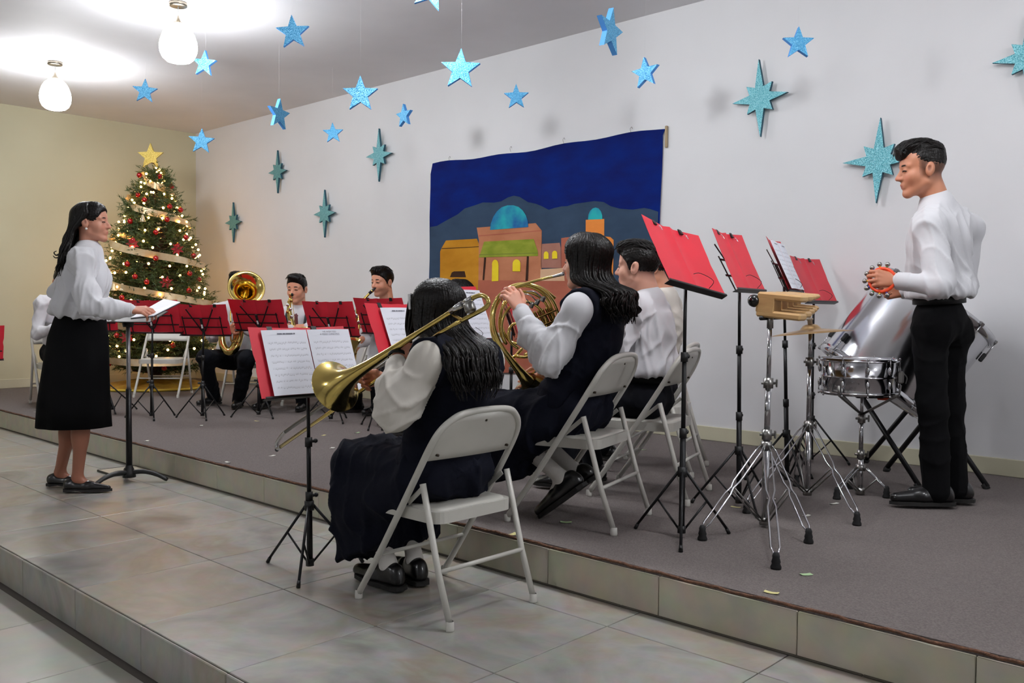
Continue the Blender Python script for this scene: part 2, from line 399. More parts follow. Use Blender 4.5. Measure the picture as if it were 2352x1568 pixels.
# ------------------------------------------------------------------ music stands, folders, sheets, clips
M_blk = mat('black_powder_coat', (22, 22, 24), .42, .3)
M_blk2 = mat('black_plastic', (18, 18, 19), .5)
M_red = mat('red_folder_card', (216, 36, 56), .5, c2=(206, 32, 50), nscale=5)
M_stk = mat('white_sticker', (225, 225, 228), .5)
M_steel = mat('clip_wire', (200, 200, 205), .2, 1.)
def paper_mat():
    m = bpy.data.materials.new('printed_music'); m.use_nodes = True; N = m.node_tree.nodes; L = m.node_tree.links; b = N['Principled BSDF']
    b.inputs['Roughness'].default_value = .6
    uv = N.new('ShaderNodeUVMap'); sx = N.new('ShaderNodeSeparateXYZ'); L.new(uv.outputs[0], sx.inputs[0])
    def mth(op, a, b_=None, c=None):
        n = N.new('ShaderNodeMath'); n.operation = op
        for i, q in enumerate((a, b_, c)):
            if q is None: continue
            if isinstance(q, (int, float)): n.inputs[i].default_value = q
            else: L.new(q, n.inputs[i])
        return n.outputs[0]
    u, v = sx.outputs[0], sx.outputs[1]
    row = mth('MULTIPLY', mth('SUBTRACT', .84, v), 10.2)          # staff rows from the top down
    fr = mth('FRACT', row)
    band = mth('MULTIPLY', mth('GREATER_THAN', fr, .30), mth('LESS_THAN', fr, .62))
    lines = mth('LESS_THAN', mth('FRACT', mth('MULTIPLY', mth('SUBTRACT', fr, .30), 15.6)), .22)
    inside = mth('MULTIPLY', mth('MULTIPLY', mth('GREATER_THAN', u, .10), mth('LESS_THAN', u, .93)), mth('MULTIPLY', mth('LESS_THAN', v, .84), mth('GREATER_THAN', v, .06)))
    staff = mth('MULTIPLY', mth('MULTIPLY', band, lines), inside)
    # note heads and stems: cells along each row
    cu = mth('MULTIPLY', u, 34.); ci = mth('FLOOR', cu); cf = mth('FRACT', cu)
    wn = N.new('ShaderNodeTexWhiteNoise'); wn.noise_dimensions = '2D'; cx = N.new('ShaderNodeCombineXYZ'); L.new(ci, cx.inputs[0]); L.new(mth('FLOOR', row), cx.inputs[1]); L.new(cx.outputs[0], wn.inputs['Vector'])
    pos = mth('ADD', .30, mth('MULTIPLY', wn.outputs['Value'], .34))
    head = mth('MULTIPLY', mth('LESS_THAN', mth('ABSOLUTE', mth('SUBTRACT', fr, pos)), .045), mth('LESS_THAN', cf, .5))
    wn2 = N.new('ShaderNodeTexWhiteNoise'); wn2.noise_dimensions = '2D'; L.new(cx.outputs[0], wn2.inputs['Vector']); 
    stem = mth('MULTIPLY', mth('LESS_THAN', mth('ABSOLUTE', mth('SUBTRACT', fr, mth('SUBTRACT', pos, .12))), .12), mth('MULTIPLY', mth('GREATER_THAN', cf, .42), mth('LESS_THAN', cf, .5)))
    notes = mth('MULTIPLY', mth('MULTIPLY', mth('MAXIMUM', head, stem), inside), mth('GREATER_THAN', wn.outputs['Value'], .25))
    ink = mth('MAXIMUM', mth('MULTIPLY', staff, .35), mth('MULTIPLY', notes, .7))
    mx = N.new('ShaderNodeMix'); mx.data_type = 'RGBA'; mx.inputs['A'].default_value = lin((232, 234, 244)); mx.inputs['B'].default_value = lin((70, 70, 85)); L.new(ink, mx.inputs['Factor'])
    L.new(mx.outputs['Result'], b.inputs['Base Color']); return m
M_page = paper_mat(); M_paper = mat('white_paper', (236, 237, 244), .6); M_ink = mat('ink', (104, 104, 116), .7)
def text_mesh(txt, size):
    cu = bpy.data.curves.new('t', 'FONT'); cu.body = txt; cu.size = size; cu.align_x = 'CENTER'; cu.resolution_u = 2
    ob = bpy.data.objects.new('t', cu); COL.objects.link(ob); dg = bpy.context.evaluated_depsgraph_get(); me = ob.evaluated_get(dg).to_mesh()
    V = np.array([v.co[:] for v in me.vertices]); Fc = [tuple(p.vertices) for p in me.polygons]
    ob.to_mesh_clear(); bpy.data.objects.remove(ob); bpy.data.curves.remove(cu); return V, Fc
TITLE = [text_mesh(t, .0105) for t in ('WE WISH YOU', 'A MERRY CHRISTMAS')]
def page(parent_fn, o, r, u, n, w, h, label, group, title=False, curl=.0):
    """one printed page: o bottom-left corner"""
    mb = MB(); V = []; nx, ny = 5, 8
    for j in range(ny+1):
        for i in range(nx+1):
            a, b = i/nx, j/ny; V.append(o+r*w*a+u*h*b+n*(.0015+curl*(math.sin(a*math.pi)*.5+.5*b*b)))
    Fc = [(j*(nx+1)+i, j*(nx+1)+i+1, (j+1)*(nx+1)+i+1, (j+1)*(nx+1)+i) for j in range(ny) for i in range(nx)]
    ob = raw('sheet_music', V, Fc, M_page, None, None, True)
    uvl = ob.data.uv_layers.new(name='UVMap')
    for l in ob.data.loops: k = l.vertex_index; uvl.data[l.index].uv = ((k % (nx+1))/nx, (k//(nx+1))/ny)
    tag(ob, label, 'sheet music', group)
    if title:
        for k, (TV, TF) in enumerate(TITLE):
            P = [o+r*(w*.5+v[0])+u*(h*(.945-.04*k)+v[1])+n*(.004+curl) for v in TV]; raw('title_print', P, TF, M_ink, ob)
    else:
        mb = MB(); x = .32
        for q in (.12, .07, .17, .04, .10):
            if x+q > .82: break
            mb.add([o+r*w*x+u*h*.925+n*(.003+curl), o+r*w*(x+q*.9)+u*h*.925+n*(.003+curl), o+r*w*(x+q*.9)+u*h*.945+n*(.003+curl), o+r*w*x+u*h*.945+n*(.003+curl)], [(0, 1, 2, 3)]); x += q
        mb.build('title_print', M_ink, ob)
    return ob
def clip(c, r, u, n, label):
    e = empty('binder_clip', tuple(c), label, 'clip', 'black binder clips on the folders')
    q = [(-.006, -.02), (.006, -.02), (.002, .006), (-.002, .006)]
    MB().prism([(a, b) for a, b in q], .024, c-r*.012, n, u).build('clip_body', M_blk2, e)
    for s_ in (1, -1):
        MB().tube(spline([c+n*s_*.006-u*.02+r*.006, c+n*s_*.008-u*.035+r*.004, c+n*s_*.009-u*.047, c+n*s_*.008-u*.035-r*.004, c+n*s_*.006-u*.02-r*.006], 4), .0011, 5).build('wire_handle', M_steel, e)
def stand(base, psi, tau, tray, what, roll=0., w=.44, h=.30, leg0=90., legr=.225, collar=.27, folder=True, sheets=0, clips=2, fold=.022, curve=0., pages_group=None, title=False, clipz=None, shiftw=0., sheet_sh=(0, 0), fcut=None, knobs=(.42, .72), wlab=None):
    """portable tripod stand; psi/tau = heading and backward tilt of the reading side, tray = tray centre (world)"""
    base = np.asarray(base, float); tray = np.asarray(tray, float)
    e = empty('music_stand', tuple(base), 'black tripod music stand '+what, 'music stand', 'portable tripod music stands')
    n0 = A(math.cos(psi), math.sin(psi), 0); Z = A(0, 0, 1); r0 = np.cross(Z, n0)
    u = Z*math.cos(tau)-n0*math.sin(tau); n = n0*math.cos(tau)+Z*math.sin(tau)
    r = r0*math.cos(roll)+u*math.sin(roll); u = -r0*math.sin(roll)+u*math.cos(roll)
    H = tray[2]-base[2]+.03
    head = tray+u*.05-n*.03
    top = A(base[0], base[1], base[2])+(head-base)*1.0
    ax = nrm(top-base); at = lambda z: base+ax*z
    MB().cyl(at(.035), at(.42*H), .0125, 10).build('lower_pole', M_blk, e)
    MB().cyl(at(.42*H), at(.72*H), .0095, 10).build('middle_pole', M_blk, e)
    MB().cyl(at(.72*H), head, .0075, 10).build('upper_pole', M_blk, e)
    for k, f in enumerate(knobs):
        kk = MB().cyl(at(f*H-.03), at(f*H+.01), .0155, 10); kk.cyl(at(f*H-.008), at(f*H-.008)+r0*.034, .007, 8).ball(at(f*H-.008)+r0*.034, .010, 8, 6); kk.build('clutch_knob', M_blk2, e)
    MB().cyl(at(collar-.02), at(collar+.02), .02, 12).build('collar', M_blk2, e)
    MB().cyl(at(.02), at(.05), .017, 12).build('slider', M_blk2, e)
    for k in range(3):
        a = math.radians(leg0+120*k); d = A(math.cos(a), math.sin(a), 0)
        ft = A(base[0], base[1], base[2])+d*legr+Z*.008; tp = at(collar)+d*.018; md = lerp(tp, ft, .48)
        lg = MB().tube([tp, ft], .006, 8).build('leg', M_blk, e)
        MB().cyl(lerp(ft, tp, .06), ft-Z*.006, .0075, 8, .0085).build('foot_cap', M_blk2, lg)
        MB().tube([md, at(.035)+d*.014], .0045, 6).build('brace', M_blk, e)
    # desk: tray lip, bars, folding arms
    pt = lambda a, b, c=0.: tray+r*a+u*b+n*c
    RM = frame(r, u, n)
    t = MB(); t.box(pt(0, 0, .004), (w*1.06, .003, .030), RM, .001).box(pt(0, .004, .019), (w*1.06, .009, .0025), RM, .001); t.build('tray', M_blk, e)
    d = MB()
    for b, ww in ((.085, w*.98), (.17, w*.80)): d.box(pt(0, b, -.008), (ww, .009, .004), RM)
    for s_ in (-1, 1):
        d.box(pt(s_*w*.38, .1, -.012), (.009, .18, .004), RM)
        a, b = pt(s_*.012, .05, -.016), pt(s_*w*.27, .26, -.016); d.box((a+b)/2, (.010, np.linalg.norm(b-a), .004), frame(nrm(np.cross(nrm(b-a), n)), nrm(b-a), n))
    d.build('desk_bars', M_blk, e)
    MB().box(pt(0, .10, -.022), (.02, .16, .014), RM, .003).build('desk_spine', M_blk2, e)
    MB().box(pt(0, .105, -.030), (.013, .035, .002), RM).build('sticker', M_stk, e)
    MB().tube(spline([pt(w*.18, .01, .02), pt(w*.2, .03, .05), pt(w*.12, .075, .03), pt(w*.06, .08, .012)], 4), .0015, 5).build('page_holder', M_blk2, e)
    wn = wlab or what
    if folder:
        g = empty('red_folder', tuple(tray), 'open red folder '+wn, 'folder', 'open red folders on the stands')
        fw, fh = w*1.04, h
        for s_ in (-1, 1):
            nx, ny = 6, 8; V = []; 
            for t_ in (0, 1):
                for j in range(ny+1):
                    for i in range(nx+1):
                        a, b = i/nx, j/ny
                        off = .004+fold*(abs(a-.12) if a > .01 else .4)*(.5+.5*b)+curve*b*b
                        if s_*math.copysign(1, .5) and b > .5 and a == 1: pass
                        x = s_*(a*fw/2) - (s_*.006 if (i == nx and abs(b-.5) < .07) else 0)
                        V.append(pt(x+shiftw, .003+b*fh, off+.0008*t_))
            m_ = (nx+1)*(ny+1); Fc = []
            for j in range(ny):
                for i in range(nx):
                    q = (j*(nx+1)+i, j*(nx+1)+i+1, (j+1)*(nx+1)+i+1, (j+1)*(nx+1)+i); Fc.append(q); Fc.append(tuple(m_+k for k in q[::-1]))
            raw('cover', V, Fc, M_red, g, None, True)
        for k in range(clips):
            s_ = -1 if k == 0 else 1
            clip(pt(s_*fw*.23+shiftw, fh+.002, .006+fold*.3+curve), r, u, n, ('left' if k == 0 else 'right')+' black clip on the folder '+wn)
    if sheets:
        pw, ph = .215, .279
        for k in range(sheets):
            x0 = (-pw-.002 if k == 0 else .002)+sheet_sh[0]
            page(None, pt(x0, .006+sheet_sh[1], .008+fold), r, u, n, pw, ph, ('left' if k == 0 else 'right')+' music page '+wn, 'printed music pages', title=(title and k == 1), curl=.006)
    return e
D2 = math.radians
def tr(px, py, base): return atd(px, py, proj(base)[2])
def S(bp, psi, tau, tp, what, **k):
    b = onz(*bp); return stand(b, D2(psi), D2(tau), tr(tp[0], tp[1], b), what, **k)
S((712, 1310, 0), 0, 22, (722, 910), 'on the tiles in front of the trombone player', sheets=2, title=True, leg0=75, legr=.235, collar=.27, w=.45, h=.30, shiftw=-.02, sheet_sh=(.012, 0), fold=.02)
S((348, 960, SZ), 136, 30, (355, 764), 'in front of the empty white chair', leg0=100, w=.44)
S((465, 960, SZ), 132, 30, (472, 770), 'before the player with the big brass bell', leg0=100, w=.41, h=.285)
S((594, 957, SZ), 126, 34, (601, 759), 'left of the boy with the smaller saxophone', leg0=120, w=.45)
S((760, 967, SZ), 110, 24, (767, 772), 'in front of the boy with the smaller saxophone', leg0=110, w=.47)
S((871, 981, SZ), 108, 28, (886, 766), 'in front of the man with the larger saxophone', leg0=60, w=.43)
b_ = onz(262, 945, SZ); stand(b_, D2(150), D2(28), tr(206, 760, b_)+A(0, 0, 0), 'behind the conductor skirt', leg0=100, w=.44)
b_ = onz(-85, 960, SZ); stand(b_, D2(170), D2(22), tr(-62, 828, b_)+A(0, 0, 0), 'cut off by the left edge of the picture', leg0=90, w=.42)
# stands of the horn player and the two boys beside her
def stand_at(px, py, X, psi, tau, what, **k):
    t = onx(px, py, X); n0 = A(math.cos(D2(psi)), math.sin(D2(psi)), 0)
    b = t-n0*(.03+.05*math.sin(D2(tau))); b[2] = SZ; stand(b, D2(psi), D2(tau), t, what, **k)
stand_at(960, 836, -3.30, 6, 24, 'behind the trombone player head', sheets=1, leg0=70, w=.44, h=.31, shiftw=-.02, sheet_sh=(.05, 0), fold=.015, clips=1)
stand_at(1078, 785, -3.42, 12, 22, 'seen between the two girls, holding pages', sheets=2, leg0=70, w=.38, h=.31, clips=1, sheet_sh=(-.01, 0))
stand_at(1192, 775, -3.72, 39, 20, 'behind the French horn tubing', leg0=70, w=.40, h=.31, clips=0)
S((1565, 1235, SZ), 8, 33, (1600, 667), 'nearest the camera in the right group', roll=-.13, leg0=62, legr=.225, w=.47, h=.305, curve=.012, collar=.27)
S((1697, 1165, SZ), 12, 28, (1722, 670), 'just left of the wood blocks', leg0=80, w=.44, h=.305, curve=.012)
S((1808, 1110, SZ), 17, 25, (1822, 672), 'edge-on behind the wood blocks, with white pages', leg0=80, w=.42, h=.31, sheets=2, clips=0)
S((1862, 1062, SZ), 4, 27, (1887, 696), 'behind the cymbal, rightmost of the red folders', leg0=20, w=.47, h=.30, curve=.008)
# conductor's heavy stand
b_ = onz(297, 1106, 0); e = empty('conductor_stand', tuple(b_), 'heavy black conductor stand with three curved feet on the tiles', 'music stand')
Z = A(0, 0, 1); q = lambda z: b_+Z*z
MB().cyl(q(.06), q(.58), .019, 14, .017).build('lower_pole', M_blk, e)
MB().cyl(q(.58), q(.985), .0125, 12).build('inner_pole', mat('satin_steel', (190, 190, 194), .45, .8), e)
MB().lathe([(.012, -.02), (.03, -.02), (.034, 0), (.034, .03), (.02, .045), (.0, .045)], 16, q(.985)).build('desk_mount', M_blk2, e)
MB().lathe([(.0, 0), (.04, 0), (.036, .03), (.024, .06), (.019, .075)], 16, q(.03)).build('hub', M_blk2, e)
for k in range(3):
    a = math.radians(-78+120*k); d = A(math.cos(a), math.sin(a), 0)
    MB().tube(spline([q(.06)+d*.02, q(.066)+d*.09, q(.05)+d*.17, q(.016)+d*.24], 5), [.019]*6+[.018]*5+[.016]*4+[.013], 10, flat=.8).build('foot', M_blk2, e)
desk_c = q(1.03); rd = nrm(A(.6, .8, 0))
MB().box(desk_c, (.40, .26, .006), frame(nrm(A(.75, .62, .0)), nrm(A(-.62, .75, .25)), nrm(np.cross(nrm(A(.75, .62, 0)), nrm(A(-.62, .75, .25))))), .002).build('desk', M_blk, e)

# ------------------------------------------------------------------ paper litter on the floor
M_lit = [mat('litter_green', (170, 200, 150), .6), mat('litter_white', (215, 216, 205), .6), mat('litter_yellow', (214, 205, 140), .6)]
LIT = [(1852, 1320, 0, 'green ticket near the foremost rubber foot of the wood block stand'), (1772, 1362, 2, 'cream ticket closest to the stage edge, below the wood block stand'), (1690, 1165, 2, 'cream scrap beside the second stand pole of the right group'),
 (1852, 1185, 1, 'pale scrap between the legs of the cymbal stand'), (1916, 1157, 1, 'tiny white scrap left of the snare drum foot'), (1300, 1200, 0, 'green ticket under the French horn player chair'), (1180, 1227, 2, 'yellowish scrap beside the foreground chair leg'),
 (1475, 1033, 0, 'green scrap behind the white-shirted boy chair'), (590, 967, 2, 'yellowish scrap under the stand between two players'), (462, 978, 1, 'pale scrap below the stand before the brass bell player'), (625, 1047, 1, 'long pale scrap right of the trombone slide end'),
 (524, 1062, 1, 'pale scrap near the stage edge, right of the conductor stand'), (743, 1000, 2, 'cream scrap right of the foreground stand pole'), (820, 994, 0, 'green scrap above the trombone player elbow'), (337, 1013, 1, 'pale scrap just right of the conductor stand pole'), (83, 946, 1, 'pale scrap beside the leftmost chair leg'), (763, 1029, 1, 'small pale scrap lower right of the foreground stand pole')]
for i, (x, y, c, l) in enumerate(LIT):
    p = onz(x, y, SZ); a = rnd.uniform(0, 3); w, h = rnd.uniform(.04, .055), rnd.uniform(.018, .026); ux = A(math.cos(a), math.sin(a), 0); uy = A(-math.sin(a), math.cos(a), 0)
    V = []; n_ = 5
    for t_ in (0, 1):
        for k in range(n_):
            f = k/(n_-1)-.5
            for s_ in (-1, 1): V.append(p+ux*w*f+uy*h*.5*s_+A(0, 0, .0015+.006*f*f*(2 if i % 2 else 1)+.0006*t_))
    Fc = []
    for k in range(n_-1): Fc += [(2*k, 2*k+1, 2*k+3, 2*k+2), (2*n_+2*k, 2*n_+2*k+2, 2*n_+2*k+3, 2*n_+2*k+1)]
    tag(raw('paper_scrap', V, Fc, M_lit[c], None, None, True), l+' on the carpet', 'paper scrap', 'paper scraps on the carpet')
# ------------------------------------------------------------------ glitter stars
def glitter(name, c, c2):
    m = bpy.data.materials.new(name); m.use_nodes = True; N = m.node_tree.nodes; L = m.node_tree.links; b = N['Principled BSDF']
    tc = N.new('ShaderNodeTexCoord'); vo = N.new('ShaderNodeTexVoronoi'); vo.inputs['Scale'].default_value = 380; L.new(tc.outputs['Object'], vo.inputs['Vector'])
    rp = N.new('ShaderNodeValToRGB'); rp.color_ramp.elements[0].color = lin(c); rp.color_ramp.elements[1].color = lin(c2); rp.color_ramp.elements[0].position = .25; rp.color_ramp.elements[1].position = .95
    sp_ = N.new('ShaderNodeSeparateColor'); L.new(vo.outputs['Color'], sp_.inputs[0]); L.new(sp_.outputs[0], rp.inputs['Fac']); L.new(rp.outputs[0], b.inputs['Base Color'])
    b.inputs['Metallic'].default_value = .55; b.inputs['Roughness'].default_value = .38
    g = N.new('ShaderNodeNewGeometry'); ml = N.new('ShaderNodeVectorMath'); ml.operation = 'SUBTRACT'; ml.inputs[1].default_value = (.5, .5, .5); L.new(vo.outputs['Color'], ml.inputs[0])
    sc_ = N.new('ShaderNodeVectorMath'); sc_.operation = 'SCALE'; sc_.inputs['Scale'].default_value = .55; L.new(ml.outputs[0], sc_.inputs[0])
    ad = N.new('ShaderNodeVectorMath'); L.new(g.outputs['Normal'], ad.inputs[0]); L.new(sc_.outputs[0], ad.inputs[1]); nm = N.new('ShaderNodeVectorMath'); nm.operation = 'NORMALIZE'; L.new(ad.outputs[0], nm.inputs[0]); L.new(nm.outputs[0], b.inputs['Normal'])
    return m
M_gl = glitter('blue_glitter', (34, 128, 182), (132, 202, 234)); M_foam = mat('blue_foam_edge', (84, 158, 232), .7)
M_gt = glitter('teal_glitter', (58, 138, 150), (150, 205, 212)); M_foamd = mat('teal_foam_edge', (40, 84, 100), .7)
M_thr = mat('thread', (215, 215, 215), .6)
def star5(px, py, Y, wid, ang, tiltr, label, th=.03):
    c = ony(px, py, Y); R_ = wid/1.9
    x = A(math.cos(ang), math.sin(ang), 0); z0 = A(0, 0, 1); y = z0*math.cos(tiltr)+x*math.sin(tiltr); x = x*math.cos(tiltr)-z0*math.sin(tiltr)
    poly = []
    for k in range(10):
        r_ = R_ if k % 2 == 0 else R_*.42; t = math.pi/2+k*math.pi/5; poly.append((r_*math.cos(t), r_*math.sin(t)))
    e = empty('hanging_star', tuple(c), label, 'star', 'blue glitter stars hung from the ceiling')
    nz = np.cross(x, y)
    mb = MB().prism(poly, th, c-nz*th/2, x, y); mb.m = [0, 0]+[1]*10
    mb.build('star_body', [M_gl, M_foam], e)
    tp = c+y*R_*.95; MB().cyl(tp, A(tp[0], tp[1], ZC-.001), .0004, 4).build('thread', M_thr, e)
w0 = math.radians(0)
# heading angle of the star's face plane: 43 deg faces the camera squarely
for a in [
 (990, -22, 3.6, .24, 48, .25, 'blue glitter star cut off by the top edge of the picture'),
 (673, 75, 3.65, .235, 45, -.07, 'blue glitter star high up, right of the nearer lamp'),
 (470, 147, 3.6, .205, 34, .10, 'blue glitter star hanging right beside the nearer lamp globe'),
 (333, 210, 3.7, .215, 55, .05, 'blue glitter star between the two lamps, below them'),
 (463, 325, 4.2, .235, 52, .05, 'blue glitter star hanging in front of the corner of the room'),
 (640, 263, 4.05, .245, 108, .05, 'narrow blue star turned edge-on under the ceiling line'),
 (828, 217, 3.9, .245, 43, 0, 'large blue glitter star left of the brightest silvery one'),
 (765, 306, 4.95, .185, 46, -.05, 'small dark blue star right of the edge-on star'),
 (929, 266, 4.95, .19, 0, -.05, 'small narrow dark star above the wall star left of the hanging'),
 (1058, 160, 3.75, .235, 38, .04, 'bright silvery blue star near the ceiling line'),
 (1186, 223, 5.0, .185, 40, -.02, 'small blue star above the top edge of the painted hanging'),
 (1400, 72, 3.9, .245, 99, .12, 'tall narrow blue star, seen nearly edge-on, highest on the right'),
 (1483, 168, 5.0, .20, 4, -.08, 'small narrow star just right of the painted hanging'),
 (1833, 100, 5.0, .18, 43, 0, 'dark blue five-pointed star above the big wall star, rightmost')]:
    star5(a[0], a[1], a[2], a[3], math.radians(a[4]), a[5], a[6])
def star8(px, py, s_, label, rot=0., sx=1.):
    c = ony(px, py, YW-.012); poly = []
    for k in range(16):
        t = math.pi/2+k*math.pi/8+rot
        R_ = (1., .36, .60, .36)[k % 4]*s_
        if k % 8 == 0: R_ *= 1.18
        if k % 8 == 4: R_ *= .92*sx
        poly.append((R_*math.cos(t), R_*math.sin(t)))
    e = empty('wall_star', (c[0], YW, c[2]), label, 'star', 'eight-pointed teal stars on the back wall')
    mb = MB().prism(poly[::-1], .024, A(c[0], YW-.026, c[2]), (1, 0, 0), (0, 0, 1))
    mb.m = [0, 0]+[1]*16; mb.build('star_body', [M_gt, M_foamd], e)
star8(643, 395, .205, 'eight-pointed teal wall star, upper of the left pair above the saxophone boy')
star8(541, 511, .205, 'eight-pointed teal wall star closest to the Christmas tree')
star8(751, 491, .215, 'eight-pointed teal wall star between the tree and the painted hanging')
star8(876, 357, .222, 'eight-pointed teal wall star beside the upper left corner of the hanging')
star8(1750, 227, .222, 'large eight-pointed teal wall star right of the hanging, complete', rot=.04)
star8(2022, 370, .222, 'eight-pointed teal wall star partly behind the standing percussionist head', rot=-.03, sx=1.1)
star8(2366, 132, .20, 'eight-pointed teal wall star cut off by the right edge of the picture', rot=.03)

# ------------------------------------------------------------------ painted cloth hanging
def TP(X, Y): p = ony(960+X*.26786, 280+Y*.26786, YW-.03); return (p[0], p[2])
def cloth(name, c, c2, ns=3.): return mat(name, c, .9, c2=c2, nscale=ns, detail=5, bump=.25, bscale=150, stretch=(1, 1, 2.2), spec=.1)
cl = empty('painted_hanging', tuple(ony(1245, 700, YW-.02)), 'large painted cloth hanging of a domed desert town at night', 'wall hanging')
M_sky = cloth('paint_night_blue', (10, 36, 112), (16, 26, 88)); M_mt = cloth('paint_mountain', (58, 76, 98), (50, 66, 86))
M_br = cloth('paint_brick_pink', (190, 128, 96), (170, 108, 78)); M_mus = cloth('paint_mustard', (196, 140, 44), (172, 116, 30)); M_grn = cloth('paint_olive', (150, 158, 60), (120, 136, 42), 6)
M_yel = cloth('paint_yellow', (240, 222, 60), (226, 196, 40)); M_pst = cloth('paint_post', (64, 44, 34), (52, 36, 30)); M_org = cloth('paint_orange', (230, 142, 70), (218, 128, 58))
M_mau = cloth('paint_mauve', (168, 122, 108), (154, 106, 92)); M_cre = cloth('paint_cream', (214, 178, 146), (200, 160, 126)); M_ros = cloth('paint_rose', (176, 104, 84), (160, 92, 74))
def dome_mat():
    m = bpy.data.materials.new('paint_dome'); m.use_nodes = True; N = m.node_tree.nodes; L = m.node_tree.links; b = N['Principled BSDF']; b.inputs['Roughness'].default_value = .9
    tc = N.new('ShaderNodeTexCoord'); nz = N.new('ShaderNodeTexNoise'); nz.inputs['Scale'].default_value = 4.; nz.inputs['Detail'].default_value = 4; L.new(tc.outputs['Object'], nz.inputs['Vector'])
    rp = N.new('ShaderNodeValToRGB'); e = rp.color_ramp.elements; e[0].position = .38; e[0].color = lin((20, 90, 150)); e[1].position = .62; e[1].color = lin((30, 168, 170)); L.new(nz.outputs['Fac'], rp.inputs['Fac']); L.new(rp.outputs[0], b.inputs['Base Color']); return m
M_dome = dome_mat()
tl, trr = TP(113, 350), TP(2108, 55); blx = TP(70, 1330)[0]; brx = TP(2055, 800)[0]; ztop = (tl[1]+trr[1])/2; zbot = .62
def patch(name, pts, m, lay, grid=False):
    V = [(x, YW-.012-.0016*lay, z) for x, z in pts]
    n = len(V); V2 = [(x, y+.0012, z) for x, y, z in V]
    Fc = [tuple(range(n)), tuple(range(2*n-1, n-1, -1))]+[(i, (i+1) % n, n+(i+1) % n, n+i) for i in range(n)]
    area = sum(pts[i][0]*pts[(i+1) % n][1]-pts[(i+1) % n][0]*pts[i][1] for i in range(n))
    if area < 0: Fc = [f[::-1] for f in Fc]
    return raw(name, V+V2, Fc, m, cl, None, False)
N_ = 24; top = []
for k in range(N_+1):
    f = k/N_; top.append((tl[0]+(trr[0]-tl[0])*f, ztop+.008*math.sin(f*23)+.006*math.sin(f*9+1)-.01*math.sin(f*math.pi)))
left = [(tl[0]-.03-.02*f+.004*math.sin(f*17), ztop+(zbot-ztop)*f) for f in np.linspace(.05, 1, 14)]
right = [(trr[0]-.02-.035*f+.004*math.sin(f*13), ztop+(zbot-ztop)*f) for f in np.linspace(1, .03, 14)]
patch('cloth', top+right[::-1]+left[::-1], M_sky, 0)
xl_, xr_ = left[-1][0]+.012, right[0][0]-.012
ridge = [TP(*q) for q in [(92, 900), (150, 890), (220, 850), (330, 790), (390, 740), (470, 715), (545, 688), (640, 690), (700, 680), (760, 645), (810, 630), (860, 640), (930, 685), (1000, 700), (1050, 720), (1110, 752), (1160, 735), (1220, 722), (1270, 720), (1330, 700), (1420, 688), (1500, 676), (1580, 684), (1640, 720), (1720, 742), (1830, 750), (1930, 735), (1980, 745), (2050, 768)]]
ridge[0] = (xl_+.01, ridge[0][1]); ridge[-1] = (xr_+.015, ridge[-1][1])
patch('mountains', ridge+[(xr_, zbot+.01), (xl_, zbot+.01)], M_mt, 1)
zz = lambda X, Y: TP(X, Y)
def arc(cx, cy, rx, ry, n=14): return [(cx+rx*math.cos(t), cy-ry*math.sin(t)) for t in np.linspace(0, math.pi, n)]
P_ = lambda L_: [TP(*q) for q in L_]
patch('mustard_house', P_([(175, 2000), (180, 1110), (195, 1075), (230, 1015), (495, 1000), (520, 1070), (505, 2000)]), M_mus, 2)
patch('house_shade_line', P_([(195, 1082), (512, 1066), (512, 1071), (195, 1088)]), M_pst, 3)
patch('dark_doorway', P_([(265, 1330), (280, 1290), (300, 1280), (390, 1278), (402, 1330)]), M_pst, 3)
patch('rear_house', P_([(1220, 1500), (1218, 995), (1290, 985), (1430, 985), (1440, 1500)]), M_ros, 2)
patch('small_house', P_([(1045, 1250), (1048, 1045), (1205, 1035), (1215, 1075), (1218, 1250)]), M_mau, 3)
patch('stone_wall', P_([(1040, 1362), (1042, 1262), (1240, 1250), (1250, 1362)]), M_cre, 4)
patch('tower', P_([(1428, 1560), (1430, 838), (1588, 830), (1586, 1560)]), M_org, 3)
patch('orange_house', P_([(1560, 1560), (1590, 980), (1640, 985), (1668, 1010), (1660, 1560)]), M_org, 3)
patch('tower_dome', P_([(1450, 836), (1455, 790), (1468, 762), (1490, 740), (1515, 732), (1540, 740), (1560, 765), (1572, 800), (1572, 832)]), M_dome, 4)
patch('great_house', P_([(510, 1360), (513, 1010), (495, 905), (1000, 866), (1052, 930), (1048, 1360)]), M_br, 3)
patch('roof_line', P_([(513, 972), (1052, 926), (1052, 934), (513, 980)]), M_ros, 4)
patch('forecourt', P_([(505, 2150), (508, 1355), (1250, 1362), (1440, 1500), (1440, 2150)]), M_ros, 4)
patch('great_dome', P_([(610, 925), (618, 870), (640, 810), (670, 765), (710, 730), (760, 714), (810, 713), (855, 727), (890, 757), (918, 800), (935, 850), (938, 900)]), M_dome, 5)
patch('awning', P_([(515, 1160), (530, 1120), (560, 1025), (985, 1003), (1020, 1110), (1022, 1148)]), M_grn, 5)
patch('awning_edge', P_([(520, 1135), (1020, 1120), (1021, 1126), (518, 1141)]), mat('paint_dark_olive', (110, 120, 40), .9), 6)
patch('porch_post', P_([(562, 1160), (577, 1160), (560, 1355), (548, 1355)]), M_pst, 6)
patch('porch_post', P_([(928, 1150), (943, 1150), (936, 1360), (916, 1360)]), M_pst, 6)
patch('lit_door', P_([(683, 1362), (627, 1365)]+[(630, 1230)]+arc(656, 1222, 27, 42)[::-1]+[(684, 1230)]), M_yel, 6)
patch('lit_window', P_([(870, 1280), (805, 1280)]+arc(839, 1215, 33, 38)[::-1]), M_yel, 6)
